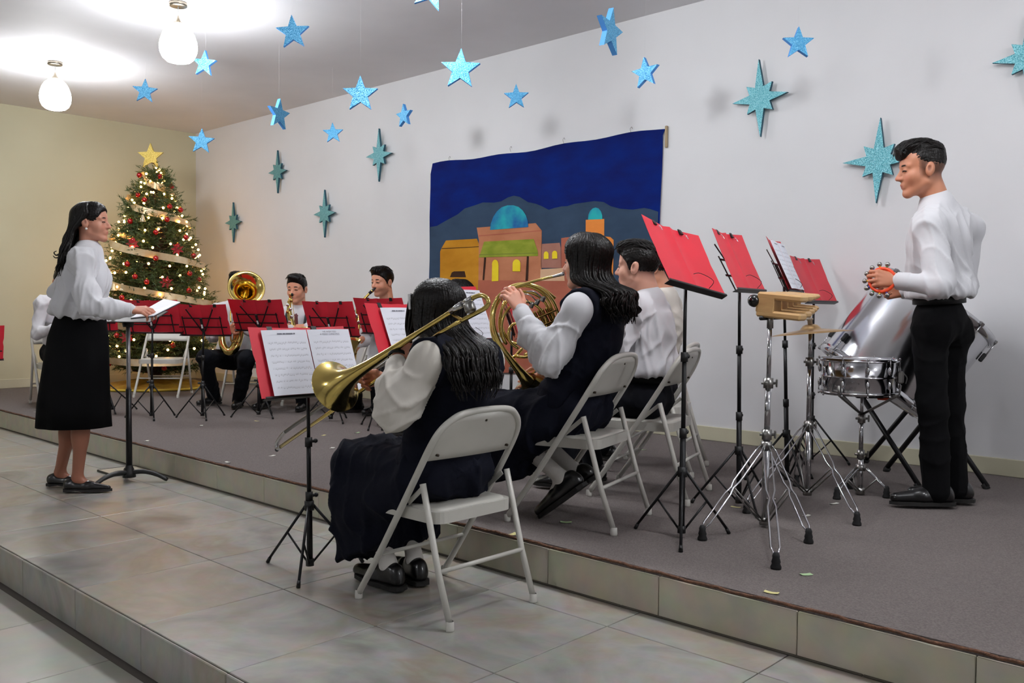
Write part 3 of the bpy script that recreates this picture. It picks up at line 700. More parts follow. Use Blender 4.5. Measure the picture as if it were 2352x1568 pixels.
patch('small_lit_window', P_([(1113, 1172), (1073, 1174)]+arc(1093, 1135, 20, 26)[::-1]), M_yel, 6)
patch('small_lit_window', P_([(1188, 1170), (1145, 1172)]+arc(1166, 1130, 22, 27)[::-1]), M_yel, 6)
MB().box((trr[0]+.012, YW-.012, trr[1]-.06), (.02, .02, .16), bev=.004).build('batten', mat('batten_wood', (160, 140, 110), .7), cl)
mb = MB()
for f in (.09, .39, .62, .88): x = tl[0]+(trr[0]-tl[0])*f; mb.tube(spline([(x, YW-.01, ztop+.0), (x-.008, YW-.012, ztop+.03), (x+.006, YW-.012, ztop+.045), (x+.012, YW-.01, ztop+.03)], 4), .0015, 4)
mb.build('hook_wire', M_screw, cl)

# ------------------------------------------------------------------ Christmas tree
TB = onz(357, 889, SZ); TB[2] = SZ; TH = 2.62      # foliage top height above stage
rt = random.Random(11)
prof_px = [(0.30, .78), (.36, .93), (.45, 1.0), (.62, .98), (.80, .96), (1.0, .93), (1.25, .86), (1.5, .76), (1.75, .63), (2.0, .48), (2.2, .31), (2.35, .17), (2.5, .07), (2.66, .03)]
def trad(z): return float(np.interp(z, [q[0] for q in prof_px], [q[1] for q in prof_px]))*.61
tree = empty('christmas_tree', tuple(TB), 'tall decorated evergreen Christmas tree in the corner of the stage', 'tree')
M_bark = mat('bark', (78, 54, 38), .9, c2=(52, 36, 26), nscale=20, bump=.5)
M_nd = mat('fir_needles', (44, 66, 34), .6, c2=(70, 88, 44), nscale=5, detail=3)
MB().tube([TB, TB+A(0, 0, 1.3), TB+A(0, 0, 2.5)], [.075, .045, .006], 10).build('trunk', M_bark, tree)
V = []; Fc = []; nb = MB()
def needle(p, d, l, w):
    s_ = nrm(np.cross(d, A(rt.gauss(0, 1), rt.gauss(0, 1), rt.gauss(0, 1)))); n = len(V)
    V.extend([p-s_*w, p+s_*w, p+d*l]); Fc.append((n, n+1, n+2))
z = .28
while z < 2.47:
    R_ = trad(z); nbr = int(10+26*R_)
    for k in range(nbr):
        a = rt.uniform(0, 2*math.pi); zz_ = z+rt.uniform(-.05, .05); L_ = R_*rt.uniform(.82, 1.1)
        d0 = A(math.cos(a), math.sin(a), 0); up = .25+.5*max(0, (z-1.2)/1.5)
        p0 = TB+A(0, 0, zz_-.10*L_); tipz = rt.uniform(.02, .22)*L_*1.2+up*.12
        path = [p0+d0*L_*t+A(0, 0, tipz*t*t-.05*t) for t in np.linspace(0, 1, 5)]
        nb.tube(path, [.010*(1-.8*t) for t in np.linspace(0, 1, 5)], 4, caps=False)
        # twigs with needles along the outer part
        nt = int(8+15*L_)
        for q in range(nt):
            t = rt.uniform(.35, 1.0); b0 = path[0]+d0*L_*t+A(0, 0, tipz*t*t-.05*t)
            tw = nrm(d0*rt.uniform(.3, 1)+np.cross(d0, A(0, 0, 1))*rt.gauss(0, .7)+A(0, 0, rt.gauss(.05, .35))); tl_ = rt.uniform(.07, .16)
            for m_ in range(9):
                f = rt.uniform(0, 1); nd = nrm(tw*.8+A(rt.gauss(0, 1), rt.gauss(0, 1), rt.gauss(0, 1))*.45)
                needle(b0+tw*tl_*f, nd, rt.uniform(.035, .06), rt.uniform(.0035, .006))
            needle(b0, tw, tl_, .003)
    z += .085 if z < 2.2 else .06
nb.build('branches', M_bark, tree)['kind'] = 'stuff'
raw('foliage', V, Fc, M_nd, tree, None, False)['kind'] = 'stuff'
for k in range(6):      # bare lower limbs
    a = k*1.05+.3; d0 = A(math.cos(a), math.sin(a), 0)
    MB().tube([TB+A(0, 0, .16), TB+d0*.25+A(0, 0, .20), TB+d0*.5+A(0, 0, .30)], [.012, .008, .004], 5).build('lower_limb', M_bark, tree)
# gold skirt on the floor
M_gold = mat('gold_cloth', (196, 158, 62), .45, .3, c2=(150, 112, 40), nscale=9, bump=.4, bscale=30); M_gtr = mat('gold_fringe', (214, 186, 70), .4, .4, bump=.6, bscale=160)
V2 = []; n_ = 64
for k, (r_, zz_) in enumerate(((.06, .12), (.3, .075), (.5, .045), (.62, .02))):
    for i in range(n_): t = 2*math.pi*i/n_; V2.append(TB+A(r_*(1+.03*math.sin(t*9)*(k > 1))*math.cos(t), r_*(1+.03*math.sin(t*9)*(k > 1))*math.sin(t), zz_+.012*math.sin(t*11+k)*(k in (1, 2))))
sk = empty('tree_skirt', tuple(TB), 'gold cloth skirt spread around the foot of the Christmas tree', 'tree skirt')
raw('skirt_cloth', V2, [(k*n_+i, k*n_+(i+1) % n_, (k+1)*n_+(i+1) % n_, (k+1)*n_+i) for k in range(3) for i in range(n_)], M_gold, sk)
MB().tube([TB+A(.62*(1+.03*math.sin(t*9))*math.cos(t), .62*(1+.03*math.sin(t*9))*math.sin(t), .016) for t in np.linspace(0, 2*math.pi, 100, endpoint=False)], .015, 6, closed=True).build('fringe', M_gtr, sk)
# wide gold ribbon wound around the tree: one loop per turn
M_rib = mat('gold_ribbon', (206, 176, 128), .4, .35, c2=(222, 204, 170), nscale=14, alpha=1.)
rb = empty('ribbon_garland', tuple(TB), 'wide pale gold ribbon garland wound around the Christmas tree', 'garland')
view = math.atan2(-TB[1], -TB[0])           # direction from the tree towards the camera
passes = [(2.42, 2.22), (2.12, 1.86), (1.66, 1.38), (1.26, .93), (.80, .62), (.36, .34)]
for k, (za, zb) in enumerate(passes):
    zc = passes[k+1][0] if k+1 < len(passes) else zb-.05
    V3 = []; m_ = 48
    for i in range(m_+1):
        f = i/m_
        if f < .55: ang = view-math.pi*.5*1.05+math.pi*1.05*(f/.55); h = za+(zb-za)*(f/.55)
        else: g_ = (f-.55)/.45; ang = view+math.pi*.5*1.05+(math.pi*.95)*g_; h = zb+(zc-zb)*g_
        R_ = trad(h)*1.04+.025+.012*math.sin(f*40); sag = -.035*math.sin(f*math.pi*1.8)
        c_ = TB+A(R_*math.cos(ang), R_*math.sin(ang), h+sag)
        tilt_ = .02*math.sin(f*21+k)
        for s_ in (-1, 1): V3.append(c_+A(0, 0, s_*.038)+A(math.cos(ang), math.sin(ang), 0)*s_*tilt_)
    raw('ribbon_loop', V3, [(2*i, 2*i+2, 2*i+3, 2*i+1) for i in range(m_)], M_rib, rb)
# fairy lights
M_bulb = mat('fairy_bulb', (255, 190, 100), .4, emit=17.); M_wire = mat('green_wire', (30, 50, 28), .6)
fl = empty('fairy_lights', tuple(TB), 'string of warm white fairy lights on the Christmas tree', 'string lights')
bulb = MB().ball((0, 0, 0), .0135, 8, 6).build('bulb', M_bulb, None); bme = bulb.data; bpy.data.objects.remove(bulb)
wp = []
for k in range(230):
    f = k/230; h = 2.5-2.16*(f**.88)+rt.gauss(0, .03); ang = f*2*math.pi*17+rt.gauss(0, .12); R_ = trad(h)*rt.uniform(.93, 1.06)+.015
    c_ = TB+A(R_*math.cos(ang), R_*math.sin(ang), h); wp.append(TB+A((R_-.03)*math.cos(ang), (R_-.03)*math.sin(ang), h))
    b = bpy.data.objects.new('bulb', bme); COL.objects.link(b); b.parent = fl; b.location = tuple(c_-TB)
MB().tube(wp, .002, 4).build('wire', M_wire, fl)
# ornaments
M_redb = mat('red_bauble_glass', (170, 16, 22), .15, .3, coat=.5); M_gb = mat('gold_bauble_cap', (210, 180, 90), .3, 1.); M_bell = mat('cream_ornament', (225, 210, 180), .4)
def on_tree(px, py, out=.03):
    best = None
    for h in np.linspace(.25, 2.75, 120):      # ray against the cone of the tree
        d = ray(px, py); t = None
        o = CAM-TB; a = d[0]**2+d[1]**2; b = 2*(o[0]*d[0]+o[1]*d[1]); R_ = trad(h)+out; c = o[0]**2+o[1]**2-R_*R_; D_ = b*b-4*a*c
        if D_ < 0: continue
        t = (-b-math.sqrt(D_))/(2*a); p = CAM+d*t; er = abs(p[2]-TB[2]-h)
        if best is None or er < best[0]: best = (er, p)
    return best[1]
BA = [(320, 402), (366, 404), (394, 428), (316, 447), (332, 459), (390, 474), (415, 482), (299, 508), (384, 504), (358, 533), (427, 545), (305, 552), (408, 565), (445, 587), (292, 606), (358, 593), (310, 635), (337, 647), (384, 645), (436, 628), (457, 642), (434, 667), (280, 683), (268, 770), (298, 779), (397, 793), (250, 835), (298, 830), (377, 845)]
W_ = ['at the upper left edge', 'near the top', 'on the right just below the top', 'upper left, under the first ribbon', 'upper left, beside the ribbon', 'on the right edge above the second ribbon', 'on the right above the second ribbon', 'on the left below the second ribbon', 'on the second ribbon, right', 'in the middle between second and third ribbon', 'on the right edge between ribbons', 'on the left above the third ribbon', 'right of centre above the third ribbon', 'at the right edge on the third ribbon', 'on the left below the third ribbon', 'in the centre below the third ribbon', 'on the left above the fourth ribbon', 'left of centre above the fourth ribbon', 'centre right above the fourth ribbon', 'right, between third and fourth ribbon', 'far right, between third and fourth ribbon', 'right, just above the fourth ribbon', 'far left above the red folders', 'lower left beside the conductor skirt', 'lower left above the chair back', 'low on the right over the chair seat', 'lowest on the left', 'low left below the bottom ribbon', 'lowest, beside the trunk']
for (px, py), w_ in zip(BA, W_):
    c_ = on_tree(px, py); e = empty('bauble', tuple(c_), 'red bauble '+w_+' of the Christmas tree', 'bauble', 'red baubles on the tree')
    MB().ball(c_, .03, 14, 10).build('glass_ball', M_redb, e); MB().cyl(c_+A(0, 0, .028), c_+A(0, 0, .042), .008, 8).build('cap', M_gb, e)
for (px, py), l in (((328, 502), 'on the upper left'), ((281, 660), 'on the left above the folders'), ((262, 660), 'at the far left edge'), ((297, 845), 'low on the left')):
    c_ = on_tree(px, py); e = empty('bell_ornament', tuple(c_), 'cream bell ornament '+l+' of the Christmas tree', 'ornament', 'cream bells on the tree')
    MB().lathe([(.0, .045), (.010, .042), (.016, .02), (.022, -.01), (.032, -.03), (.030, -.034), (.0, -.03)], 12, c_).build('bell', M_bell, e); MB().ball(c_+A(0, 0, -.034), .008, 8, 6).build('clapper', M_gb, e)
M_pois = mat('red_poinsettia', (150, 18, 24), .7)
for (px, py), l in (((305, 560), 'left, above the third ribbon'), ((382, 648), 'centre, above the fourth ribbon'), ((407, 572), 'right, above the third ribbon'), ((290, 775), 'lower left, beside the chair')):
    c_ = on_tree(px, py, .035); e = empty('poinsettia', tuple(c_), 'red cloth poinsettia '+l+' of the Christmas tree', 'flower', 'red cloth flowers on the tree'); f_ = nrm(CAM-c_); s_ = nrm(np.cross(f_, A(0, 0, 1))); t_ = np.cross(s_, f_)
    for k in range(7):
        a = k*2*math.pi/7; d_ = s_*math.cos(a)+t_*math.sin(a); w_ = np.cross(d_, f_)*.018
        raw('petal', [c_, c_+d_*.03+w_+f_*.012, c_+d_*.075+f_*.004, c_+d_*.03-w_+f_*.012], [(0, 1, 2), (0, 2, 3)], M_pois, e)
c_ = on_tree(393, 428); 
tp = atd(347, 360, proj(TB)[2]); tp[2] += 0
M_topg = glitter('gold_glitter', (176, 146, 50), (240, 220, 130))
e = empty('tree_topper', tuple(tp), 'gold glitter star on top of the Christmas tree', 'star'); poly = []
for k in range(10): r_ = (.155 if k % 2 == 0 else .068); t = math.pi/2+k*math.pi/5; poly.append((r_*math.cos(t), r_*math.sin(t)))
xx = nrm(A(RR[0], RR[1], 0)); MB().prism(poly, .02, tp, xx, (0, 0, 1)).build('star_body', M_topg, e)
MB().cyl(A(TB[0], TB[1], SZ+2.55), tp-A(0, 0, .07), .006, 6).build('stem', M_bark, e)
# ------------------------------------------------------------------ percussion
M_chr = mat('chrome', (205, 205, 208), .12, 1., c2=(190, 190, 194), nscale=12)
M_chr2 = mat('satin_chrome', (150, 148, 145), .3, 1.)
M_rub = mat('black_rubber', (20, 20, 21), .75)
M_brass = mat('lacquered_brass', (220, 194, 112), .13, 1., coat=.2)
M_brass2 = mat('dull_brass', (178, 148, 84), .26, 1.)
M_wood = mat('pale_beech', (206, 168, 112), .45, c2=(190, 150, 96), nscale=7, stretch=(1, 1, 9), coat=.2)
M_wdark = mat('slot_shadow_wood', (120, 84, 52), .6)
def hw_stand(name, label, cat, base, top, collar, slider, feet, wide=.032, r=.0125, midz=(.45, .7), flat=True):
    """chrome percussion stand: centre tube, three double-braced legs with rubber feet"""
    base = np.asarray(base, float); top = np.asarray(top, float); ax = nrm(top-base); L_ = np.linalg.norm(top-base); at = lambda z: base+ax*z
    e = empty(name, tuple(base), label, cat)
    MB().cyl(at(slider-.02), at(L_*midz[0]), r*1.25, 14).build('lower_tube', M_chr, e)
    MB().cyl(at(L_*midz[0]), at(L_*midz[1]), r, 14).build('middle_tube', M_chr, e)
    MB().cyl(at(L_*midz[1]), top, r*.75, 12).build('upper_tube', M_chr, e)
    for f in midz:
        q = at(L_*f); s_ = RR*A(1, 1, 0)
        m = MB().cyl(q-ax*.022, q+ax*.022, r*1.7, 14); m.cyl(q-s_*.03, q+s_*.03, .006, 8).box(q+s_*.036, (.008, .012, .036), frame(nrm(s_), np.cross(A(0, 0, 1), nrm(s_)), A(0, 0, 1)), .003); m.build('wing_clamp', M_chr2, e)
    MB().cyl(at(collar-.015), at(collar+.015), .024, 14).build('collar', M_chr2, e)
    MB().cyl(at(slider-.02), at(slider+.012), .022, 14).build('slider', M_chr2, e)
    for ft in feet:
        ft = np.asarray(ft, float); d = nrm(A(ft[0]-base[0], ft[1]-base[1], 0)); s_ = np.cross(A(0, 0, 1), d)
        tp = at(collar)+d*.028; end = ft+A(0, 0, .045); md = lerp(tp, end, .52)
        lg = MB()
        if flat:
            for sg in (-1, 1):
                P = [tp+s_*sg*.009, lerp(tp, md, .15)+s_*sg*wide*.5, lerp(tp, md, .85)+s_*sg*wide*.5, md+s_*sg*.006, lerp(md, end, .15)+s_*sg*wide*.5, lerp(md, end, .85)+s_*sg*wide*.5, end+s_*sg*.004]
                lg.tube(P, .0042, 6)
        else: lg.tube([tp, end], .008, 8)
        lo = lg.build('leg', M_chr, e)
        MB().lathe([(.0, 0), (.019, 0), (.02, .008), (.015, .02), (.017, .026), (.013, .04), (.014, .048), (.009, .06), (.0, .06)], 12, ft).build('rubber_foot', M_rub, lo)
        b = MB()
        for sg in (-1, 1): b.tube([md+s_*sg*wide*.45, at(slider)+d*.02+s_*sg*.012], .0038, 6)
        b.build('brace', M_chr2, e)
    return e, at, L_
# wood blocks
wb0 = onz(1755, 1210, SZ); wdep = proj(wb0)[2]; wtop = atd(1769, 738, wdep)
hw_stand('wood_block_stand', 'tall chrome double-braced stand holding the wood blocks, nearest rubber feet', 'stand', wb0, wtop, .355, .03, [onz(1613, 1240, SZ), onz(1782, 1306, SZ), onz(1857, 1247, SZ)])
rr_ = nrm(A(RR[0], RR[1], 0)); ff_ = nrm(A(FF[0], FF[1], 0)); Zv = A(0, 0, 1)
aa = nrm(rr_*.74-ff_*.67-Zv*.09); ss = nrm(rr_*.67+ff_*.74+Zv*.02); hh = np.cross(ss, aa); hh = hh if hh[2] > 0 else -hh; ss = np.cross(aa, hh); ss = ss if ss@rr_ > 0 else -ss
p0 = atd(1736, 697, wdep)+hh*0; off = 0.
for k, (L_, th, hgt) in enumerate(((.205, .074, .108), (.195, .066, .098), (.18, .058, .088), (.165, .052, .08), (.15, .046, .073))):
    c0 = p0+ss*(off+th/2)+aa*(.0)+hh*(.105-hgt)/2
    e = empty('wood_block', tuple(c0), ('largest pale wood block, nearest the camera, in the row on the chrome stand', 'second largest pale wood block in the row on the stand', 'middle pale wood block of the five on the chrome stand', 'second smallest pale wood block in the row on the stand', 'smallest pale wood block at the far end of the row')[k], 'wood block', 'row of wood blocks')
    Rm = frame(aa, ss, hh); wl_ = hgt*.28
    MB().box(c0+aa*L_/2+hh*(hgt/2-wl_/2), (L_, th-.003, wl_), Rm, .008).build('top_plate', M_wood, e)
    MB().box(c0+aa*L_/2-hh*(hgt/2-wl_/2), (L_, th-.003, wl_), Rm, .008).build('bottom_plate', M_wood, e)
    MB().box(c0+aa*L_*.2, (L_*.4, th-.003, hgt*.6), Rm, .002).build('solid_end', M_wood, e)
    off += th+.006
e = empty('block_rail', tuple(p0), 'black mounting rail with round knob behind the wood blocks', 'rail')
MB().cyl(p0+aa*.03-hh*.06+ss*.0, p0+aa*.03-hh*.06+ss*off, .010, 10).build('rail', M_blk2, e)
MB().ball(p0-aa*.0-rr_*.018+hh*.012+ss*.02, .028, 14, 10).build('round_knob', mat('gloss_black', (12, 12, 13), .15, coat=.5), e)
MB().cyl(wtop-A(0, 0, .03), wtop+A(0, 0, .035), .014, 12).build('clamp', M_chr2, e)
# cymbal
cb = onz(1854, 1146, SZ); cdp = proj(cb)[2]; ct = atd(1862, 742, cdp)
hw_stand('cymbal_stand', 'chrome tripod stand carrying the cymbal, behind the wood blocks', 'stand', cb, ct, .37, .04, [onz(1968, 1206, SZ), onz(1715, 1178, SZ), onz(1912, 1140, SZ)-A(.25, -.12, 0)], midz=(.42, .78))
cc = atd(1862, 758, cdp); e = empty('cymbal', tuple(cc), 'thin bronze cymbal tilted on its stand behind the wood blocks', 'cymbal'); ax_ = nrm(Zv-rr_*.085+ff_*.05)
MB().lathe([(.006, .030), (.02, .029), (.035, .024), (.046, .012), (.052, .004), (.12, -.004), (.20, -.016), (.2005, -.0175), (.12, -.006), (.05, .002), (.03, .02), (.006, .027)], 40, cc, ax_).build('bronze_disc', mat('bronze_cymbal', (196, 160, 112), .28, 1.), e)
MB().lathe([(.0, .06), (.016, .06), (.017, .052), (.012, .048), (.012, .028), (.0, .028)], 12, cc, ax_).build('felt_washer', mat('grey_felt', (120, 112, 100), .9), e)
MB().cyl(cc+ax_*.058, cc+ax_*.075, .007, 8, .003).build('wing_nut', M_chr, e)
# snare drum
sb = onz(1975, 1136, SZ); sdp = proj(sb)[2]*.985; scn = atd(1972, 863, sdp)
hw_stand('snare_stand', 'low chrome tripod stand carrying the snare drum', 'stand', sb, A(sb[0], sb[1], scn[2]-.09), .14, .025, [onz(2036, 1143, SZ), onz(1922, 1146, SZ), onz(1952, 1122, SZ)], wide=.02, midz=(.4, .75), r=.011)
e = empty('snare_basket', tuple(A(sb[0], sb[1], scn[2]-.1)), 'chrome three-armed basket gripping the underside of the snare drum', 'basket')
for k in range(3):
    a = math.radians(100+120*k+45); d = A(math.cos(a), math.sin(a), 0)
    MB().tube([A(sb[0], sb[1], scn[2]-.20), A(scn[0], scn[1], scn[2]-.088)+d*.19, A(scn[0], scn[1], scn[2]-.04)+d*.195], .0065, 8).build('basket_arm', M_chr2, e)
e = empty('snare_drum', tuple(scn), 'polished chrome snare drum on a low stand in front of the percussionist', 'drum'); Rs = .178; hs_ = .078
MB().lathe([(Rs, -hs_), (Rs, -.006), (Rs+.004, -.004), (Rs+.004, .004), (Rs, .006), (Rs, hs_)], 48, scn).build('shell', M_chr, e)
for z_, nm_ in ((hs_, 'top_hoop'), (-hs_, 'bottom_hoop')):
    sg = 1 if z_ > 0 else -1
    MB().lathe([(Rs+.002, z_-sg*.004), (Rs+.012, z_-sg*.004), (Rs+.013, z_+sg*.004), (Rs+.006, z_+sg*.006), (Rs+.006, z_+sg*.012), (Rs+.002, z_+sg*.012), (Rs+.002, z_-sg*.004)], 48, scn).build(nm_, M_chr, e)
M_skin = mat('drum_head', (205, 205, 208), .4, c2=(190, 190, 194), nscale=6)
MB().lathe([(0, hs_+.004), (Rs+.002, hs_+.004)], 48, scn).build('batter_head', M_skin, e); MB().lathe([(Rs+.002, -hs_-.004), (0, -hs_-.004)], 48, scn).build('snare_head', M_skin, e)
for k in range(10):
    a = 2*math.pi*k/10+.3; d = A(math.cos(a), math.sin(a), 0)
    for sg in (1, -1):
        lg = MB().ball(scn+d*(Rs+.008)+A(0, 0, sg*.036), (.010, .010, .022), 8, 6, R=rotz(a)); lg.cyl(scn+d*(Rs+.012)+A(0, 0, sg*.045), scn+d*(Rs+.012)+A(0, 0, sg*(hs_+.012)), .003, 6); lg.ball(scn+d*(Rs+.012)+A(0, 0, sg*(hs_+.012)), .006, 8, 6)
        lg.build('lug', M_chr, e)
d = nrm(rr_*.9-ff_*.45); th_ = MB().box(scn+d*(Rs+.016), (.03, .03, .06), frame(d, np.cross(Zv, d), Zv), .006); th_.tube(spline([scn+d*(Rs+.03)+Zv*.02, scn+d*(Rs+.045)+Zv*.0, scn+d*(Rs+.04)-Zv*.03], 4), .003, 6); th_.build('strainer_lever', M_chr2, e)
# big chrome drum on a black X stand
dc = atd(2078, 792, 4.98); dax = nrm(rr_*.57+Zv*.80-ff_*.1)
e = empty('bass_drum', tuple(dc), 'large chrome drum lying tilted on a black stand behind the percussionist', 'drum'); Rb, hb = .335, .27
M_shell = mat('drum_foil', (214, 214, 218), .16, 1., bump=.06, bscale=5)
MB().lathe([(Rb, -hb), (Rb, hb)], 56, dc, dax).build('shell', M_shell, e)
for sg in (1, -1):
    MB().lathe([(Rb+.002, sg*(hb-.03)), (Rb+.014, sg*(hb-.03)), (Rb+.016, sg*hb), (Rb+.010, sg*(hb+.012)), (Rb-.004, sg*(hb+.012)), (Rb-.004, sg*(hb-.002))], 56, dc, dax).build('hoop', M_chr, e)
    MB().lathe([(0, sg*(hb+.003)), (Rb-.002, sg*(hb+.003))], 56, dc, dax).build('drum_head', M_skin, e)
x_ = nrm(np.cross(dax, ff_)); y_ = np.cross(dax, x_)
for k in range(8):
    a = 2*math.pi*k/8+.35; d = x_*math.cos(a)+y_*math.sin(a); w_ = np.cross(dax, d)
    for sg in (1, -1):
        lg = MB().box(dc+d*(Rb+.014)+dax*sg*(hb-.10), (.05, .022, .022), frame(dax, w_, d), .005).build('lug', M_blk2, e)
        MB().cyl(dc+d*(Rb+.02)+dax*sg*(hb-.10), dc+d*(Rb+.02)+dax*sg*(hb+.01), .004, 6).build('tension_rod', M_chr, lg)
        MB().box(dc+d*(Rb+.016)+dax*sg*(hb+.004), (.022, .03, .02), frame(dax, w_, d), .004).build('claw_hook', M_chr, lg)
xs_ = empty('drum_cradle', tuple(onz(2080, 1090, SZ)), 'black folding X-frame stand under the large chrome drum', 'stand')
fr_ = [onz(2112, 1122, SZ), onz(1986, 1062, SZ), onz(2034, 1082, SZ)]; dv = fr_[2]-fr_[1]
yb = lambda px, py, Y: ony(px, py, Y)
F1 = fr_[0]; F2 = fr_[1]; gap = A(-.1, .38, 0)
T1 = ony(1978, 908, F1[1]+.12); T2 = ony(2098, 925, F2[1]-.18); F3 = fr_[2]; T3 = ony(2165, 915, F3[1]-.12); F4 = F1+A(.26, .25, 0); T4 = T1+A(.26, .25, 0)
for a_, b_ in ((F1, T1), (F2, T2), (F3, T3), (F4, T4)):
    lg = MB().cyl(a_+A(0, 0, .012), b_, .0145, 10).build('leg_tube', M_blk, xs_); MB().cyl(a_+A(0, 0, .0), a_+(b_-a_)*.05, .018, 10).build('rubber_foot', M_rub, lg)
for a_, b_ in ((T1, T4), (T2, T3)): MB().box((a_+b_)/2, (np.linalg.norm(b_-a_)+.06, .035, .03), frame(nrm(b_-a_), nrm(np.cross(Zv, nrm(b_-a_))), nrm(np.cross(nrm(b_-a_), nrm(np.cross(Zv, nrm(b_-a_)))))), .006).build('top_bar', M_blk, xs_)
MB().box(lerp(T1, T4, .35)-A(0, 0, .018), (.06, .03, .014), None, .004).build('latch', mat('orange_latch', (214, 70, 30), .5), xs_)
g_ = ony(2198, 915, T3[1]); MB().box((g_+T3)/2, (np.linalg.norm(g_-T3)+.02, .03, .03), frame(nrm(g_-T3), nrm(np.cross(Zv, nrm(g_-T3))), Zv), .004).build('notched_bar', M_blk, xs_)
MB().tube(spline([ony(2165, 912, T3[1]), ony(2178, 885, T3[1]), ony(2196, 855, T3[1]), ony(2203, 850, T3[1])], 4), .017, 8).build('padded_arm', M_rub, xs_)

# ------------------------------------------------------------------ trombone
def tb(Y): return lambda *pts: [ony(x, y, Y) for x, y in pts]
tr_ = empty('trombone', tuple(ony(900, 850, 2.16)), 'brass trombone held by the long-haired girl in the foreground', 'trombone')
B_ = tb(2.115); S1 = tb(2.255)
bell_c = ony(771, 887, 2.115); bend0 = ony(1085, 684, 2.115); ba = nrm(bell_c-bend0); Lb = np.linalg.norm(bell_c-bend0)
prof = [(0, .0085), (.2, .0085), (.32, .0095), (.45, .0125), (.6, .016), (.72, .0205), (.80, .026), (.86, .033), (.91, .044), (.95, .060), (.98, .083), (1., .106)]
MB().lathe([(r_, f*Lb) for f, r_ in prof]+[(.108, Lb+.001), (.107, Lb+.003), (.104, Lb+.001)]+[(r_-.0015, f*Lb+.001) for f, r_ in prof[::-1][1:7]], 40, bend0, ba).build('bell', M_brass, tr_)
MB().tube(spline(B_((1085, 684), (1103, 678), (1117, 683), (1122, 695), (1114, 707), (1095, 718), (1060, 736)), 6), .0082, 12).build('tuning_slide', M_brass, tr_)
MB().tube(B_((1066, 732), (1018, 760))+[ony(960, 792, 2.2)], .0068, 10).build('neck_tube', M_brass, tr_)
for a_, b_ in (((1085, 684), (1062, 698)), ((1062, 698), (1036, 715))):
    p1, p2 = B_(a_, b_); MB().cyl(p1, p2, .0115 if a_[0] == 1062 else .0105, 14).build('ferrule', M_chr, tr_)
MB().cyl(*B_((1040, 723), (1064, 736)), .0055, 10).build('brace', M_brass2, tr_)
p1, p2 = B_((1076, 697), (1081, 712)); MB().lathe([(0, 0), (.019, 0), (.020, .004), (.020, .026), (.017, .03), (.015, .028), (0, .02)], 20, p1, nrm(p2-p1)).build('counterweight', M_chr2, tr_)
u1 = S1((965, 775), (915, 810)); u2 = S1((915, 810), (655, 991)); l1 = S1((960, 806), (880, 862)); l2 = S1((880, 862), (644, 1026))
MB().cyl(u1[0], u1[1], .0072, 10).build('inner_slide', M_chr, tr_); MB().cyl(l1[0], l1[1], .0072, 10).build('inner_slide', M_chr, tr_)
MB().cyl(u2[0], u2[1], .0082, 12).build('outer_slide', M_chr2, tr_); MB().cyl(l2[0], l2[1], .0082, 12).build('outer_slide', M_brass, tr_)
MB().tube(spline([u2[1], *S1((645, 1003), (636, 1018), (637, 1030)), l2[1]], 5), .0088, 12).build('slide_bow', M_chr, tr_)
MB().ball(S1((636, 1032))[0], .010, 10, 8).build('bumper', M_rub, tr_)
MB().cyl(*S1((863, 846), (866, 874)), .006, 10).build('slide_brace', M_chr, tr_); MB().cyl(*S1((900, 822), (905, 846)), .006, 10).build('slide_brace', M_chr, tr_)
mo = ony(975, 768, 2.262); MB().lathe([(.004, -.07), (.006, -.05), (.008, -.03), (.013, -.006), (.0135, 0), (.011, .001), (.004, -.012)], 14, mo, nrm(mo-u1[0])).build('mouthpiece', M_chr, tr_)

# ------------------------------------------------------------------ French horn
hD = 4.09; hn = empty('french_horn', tuple(atd(1190, 760, hD)), 'coiled brass French horn held by the long-haired girl on the stage', 'French horn')
H_ = lambda x, y, o=0.: atd(x, y, hD+o)
MB().tube(spline([H_(1293, 630, -.06), H_(1240, 642, -.02), H_(1180, 660, -.02), H_(1150, 675, -.03), H_(1134, 700, -.03), H_(1128, 735, -.02), H_(1134, 775, .0), H_(1152, 808, .02), H_(1175, 822, .03), H_(1200, 800, .05)], 6), [.0062]*12+[.0068]*12+[.0075]*31, 12).build('lead_pipe', M_brass, hn)
MB().lathe([(.0045, -.055), (.006, -.03), (.008, -.012), (.0095, 0), (.008, .001), (.003, -.015)], 12, H_(1296, 628, -.065), nrm(H_(1296, 628, -.065)-H_(1240, 642, -.02))).build('mouthpiece', M_chr, hn)
# bell branch: from the top of the coil round the left and down into the flare
bp_ = spline([H_(1275, 685, .05), H_(1240, 660, .03), H_(1195, 652, .0), H_(1157, 670, -.02), H_(1137, 705, -.03), H_(1133, 745, -.035), H_(1145, 785, -.03), H_(1168, 820, -.02), H_(1190, 848, -.005), H_(1206, 868, .012), H_(1216, 880, .03)], 6)
f = np.linspace(0, 1, len(bp_)); MB().tube(bp_, np.interp(f, [0, .3, .55, .7, .8, .9, 1.], [.008, .0085, .011, .015, .020, .028, .042]), 20, caps=False).build('bell_branch', M_brass, hn)
bx = nrm(H_(1228, 896, .07)-H_(1206, 868, .012)); MB().lathe([(.040, -.012), (.050, .012), (.070, .04), (.105, .068), (.145, .085), (.1465, .087), (.143, .0865), (.104, .071), (.068, .043), (.047, .014)], 36, H_(1216, 876, .028), bx).build('bell_flare', M_brass, hn)
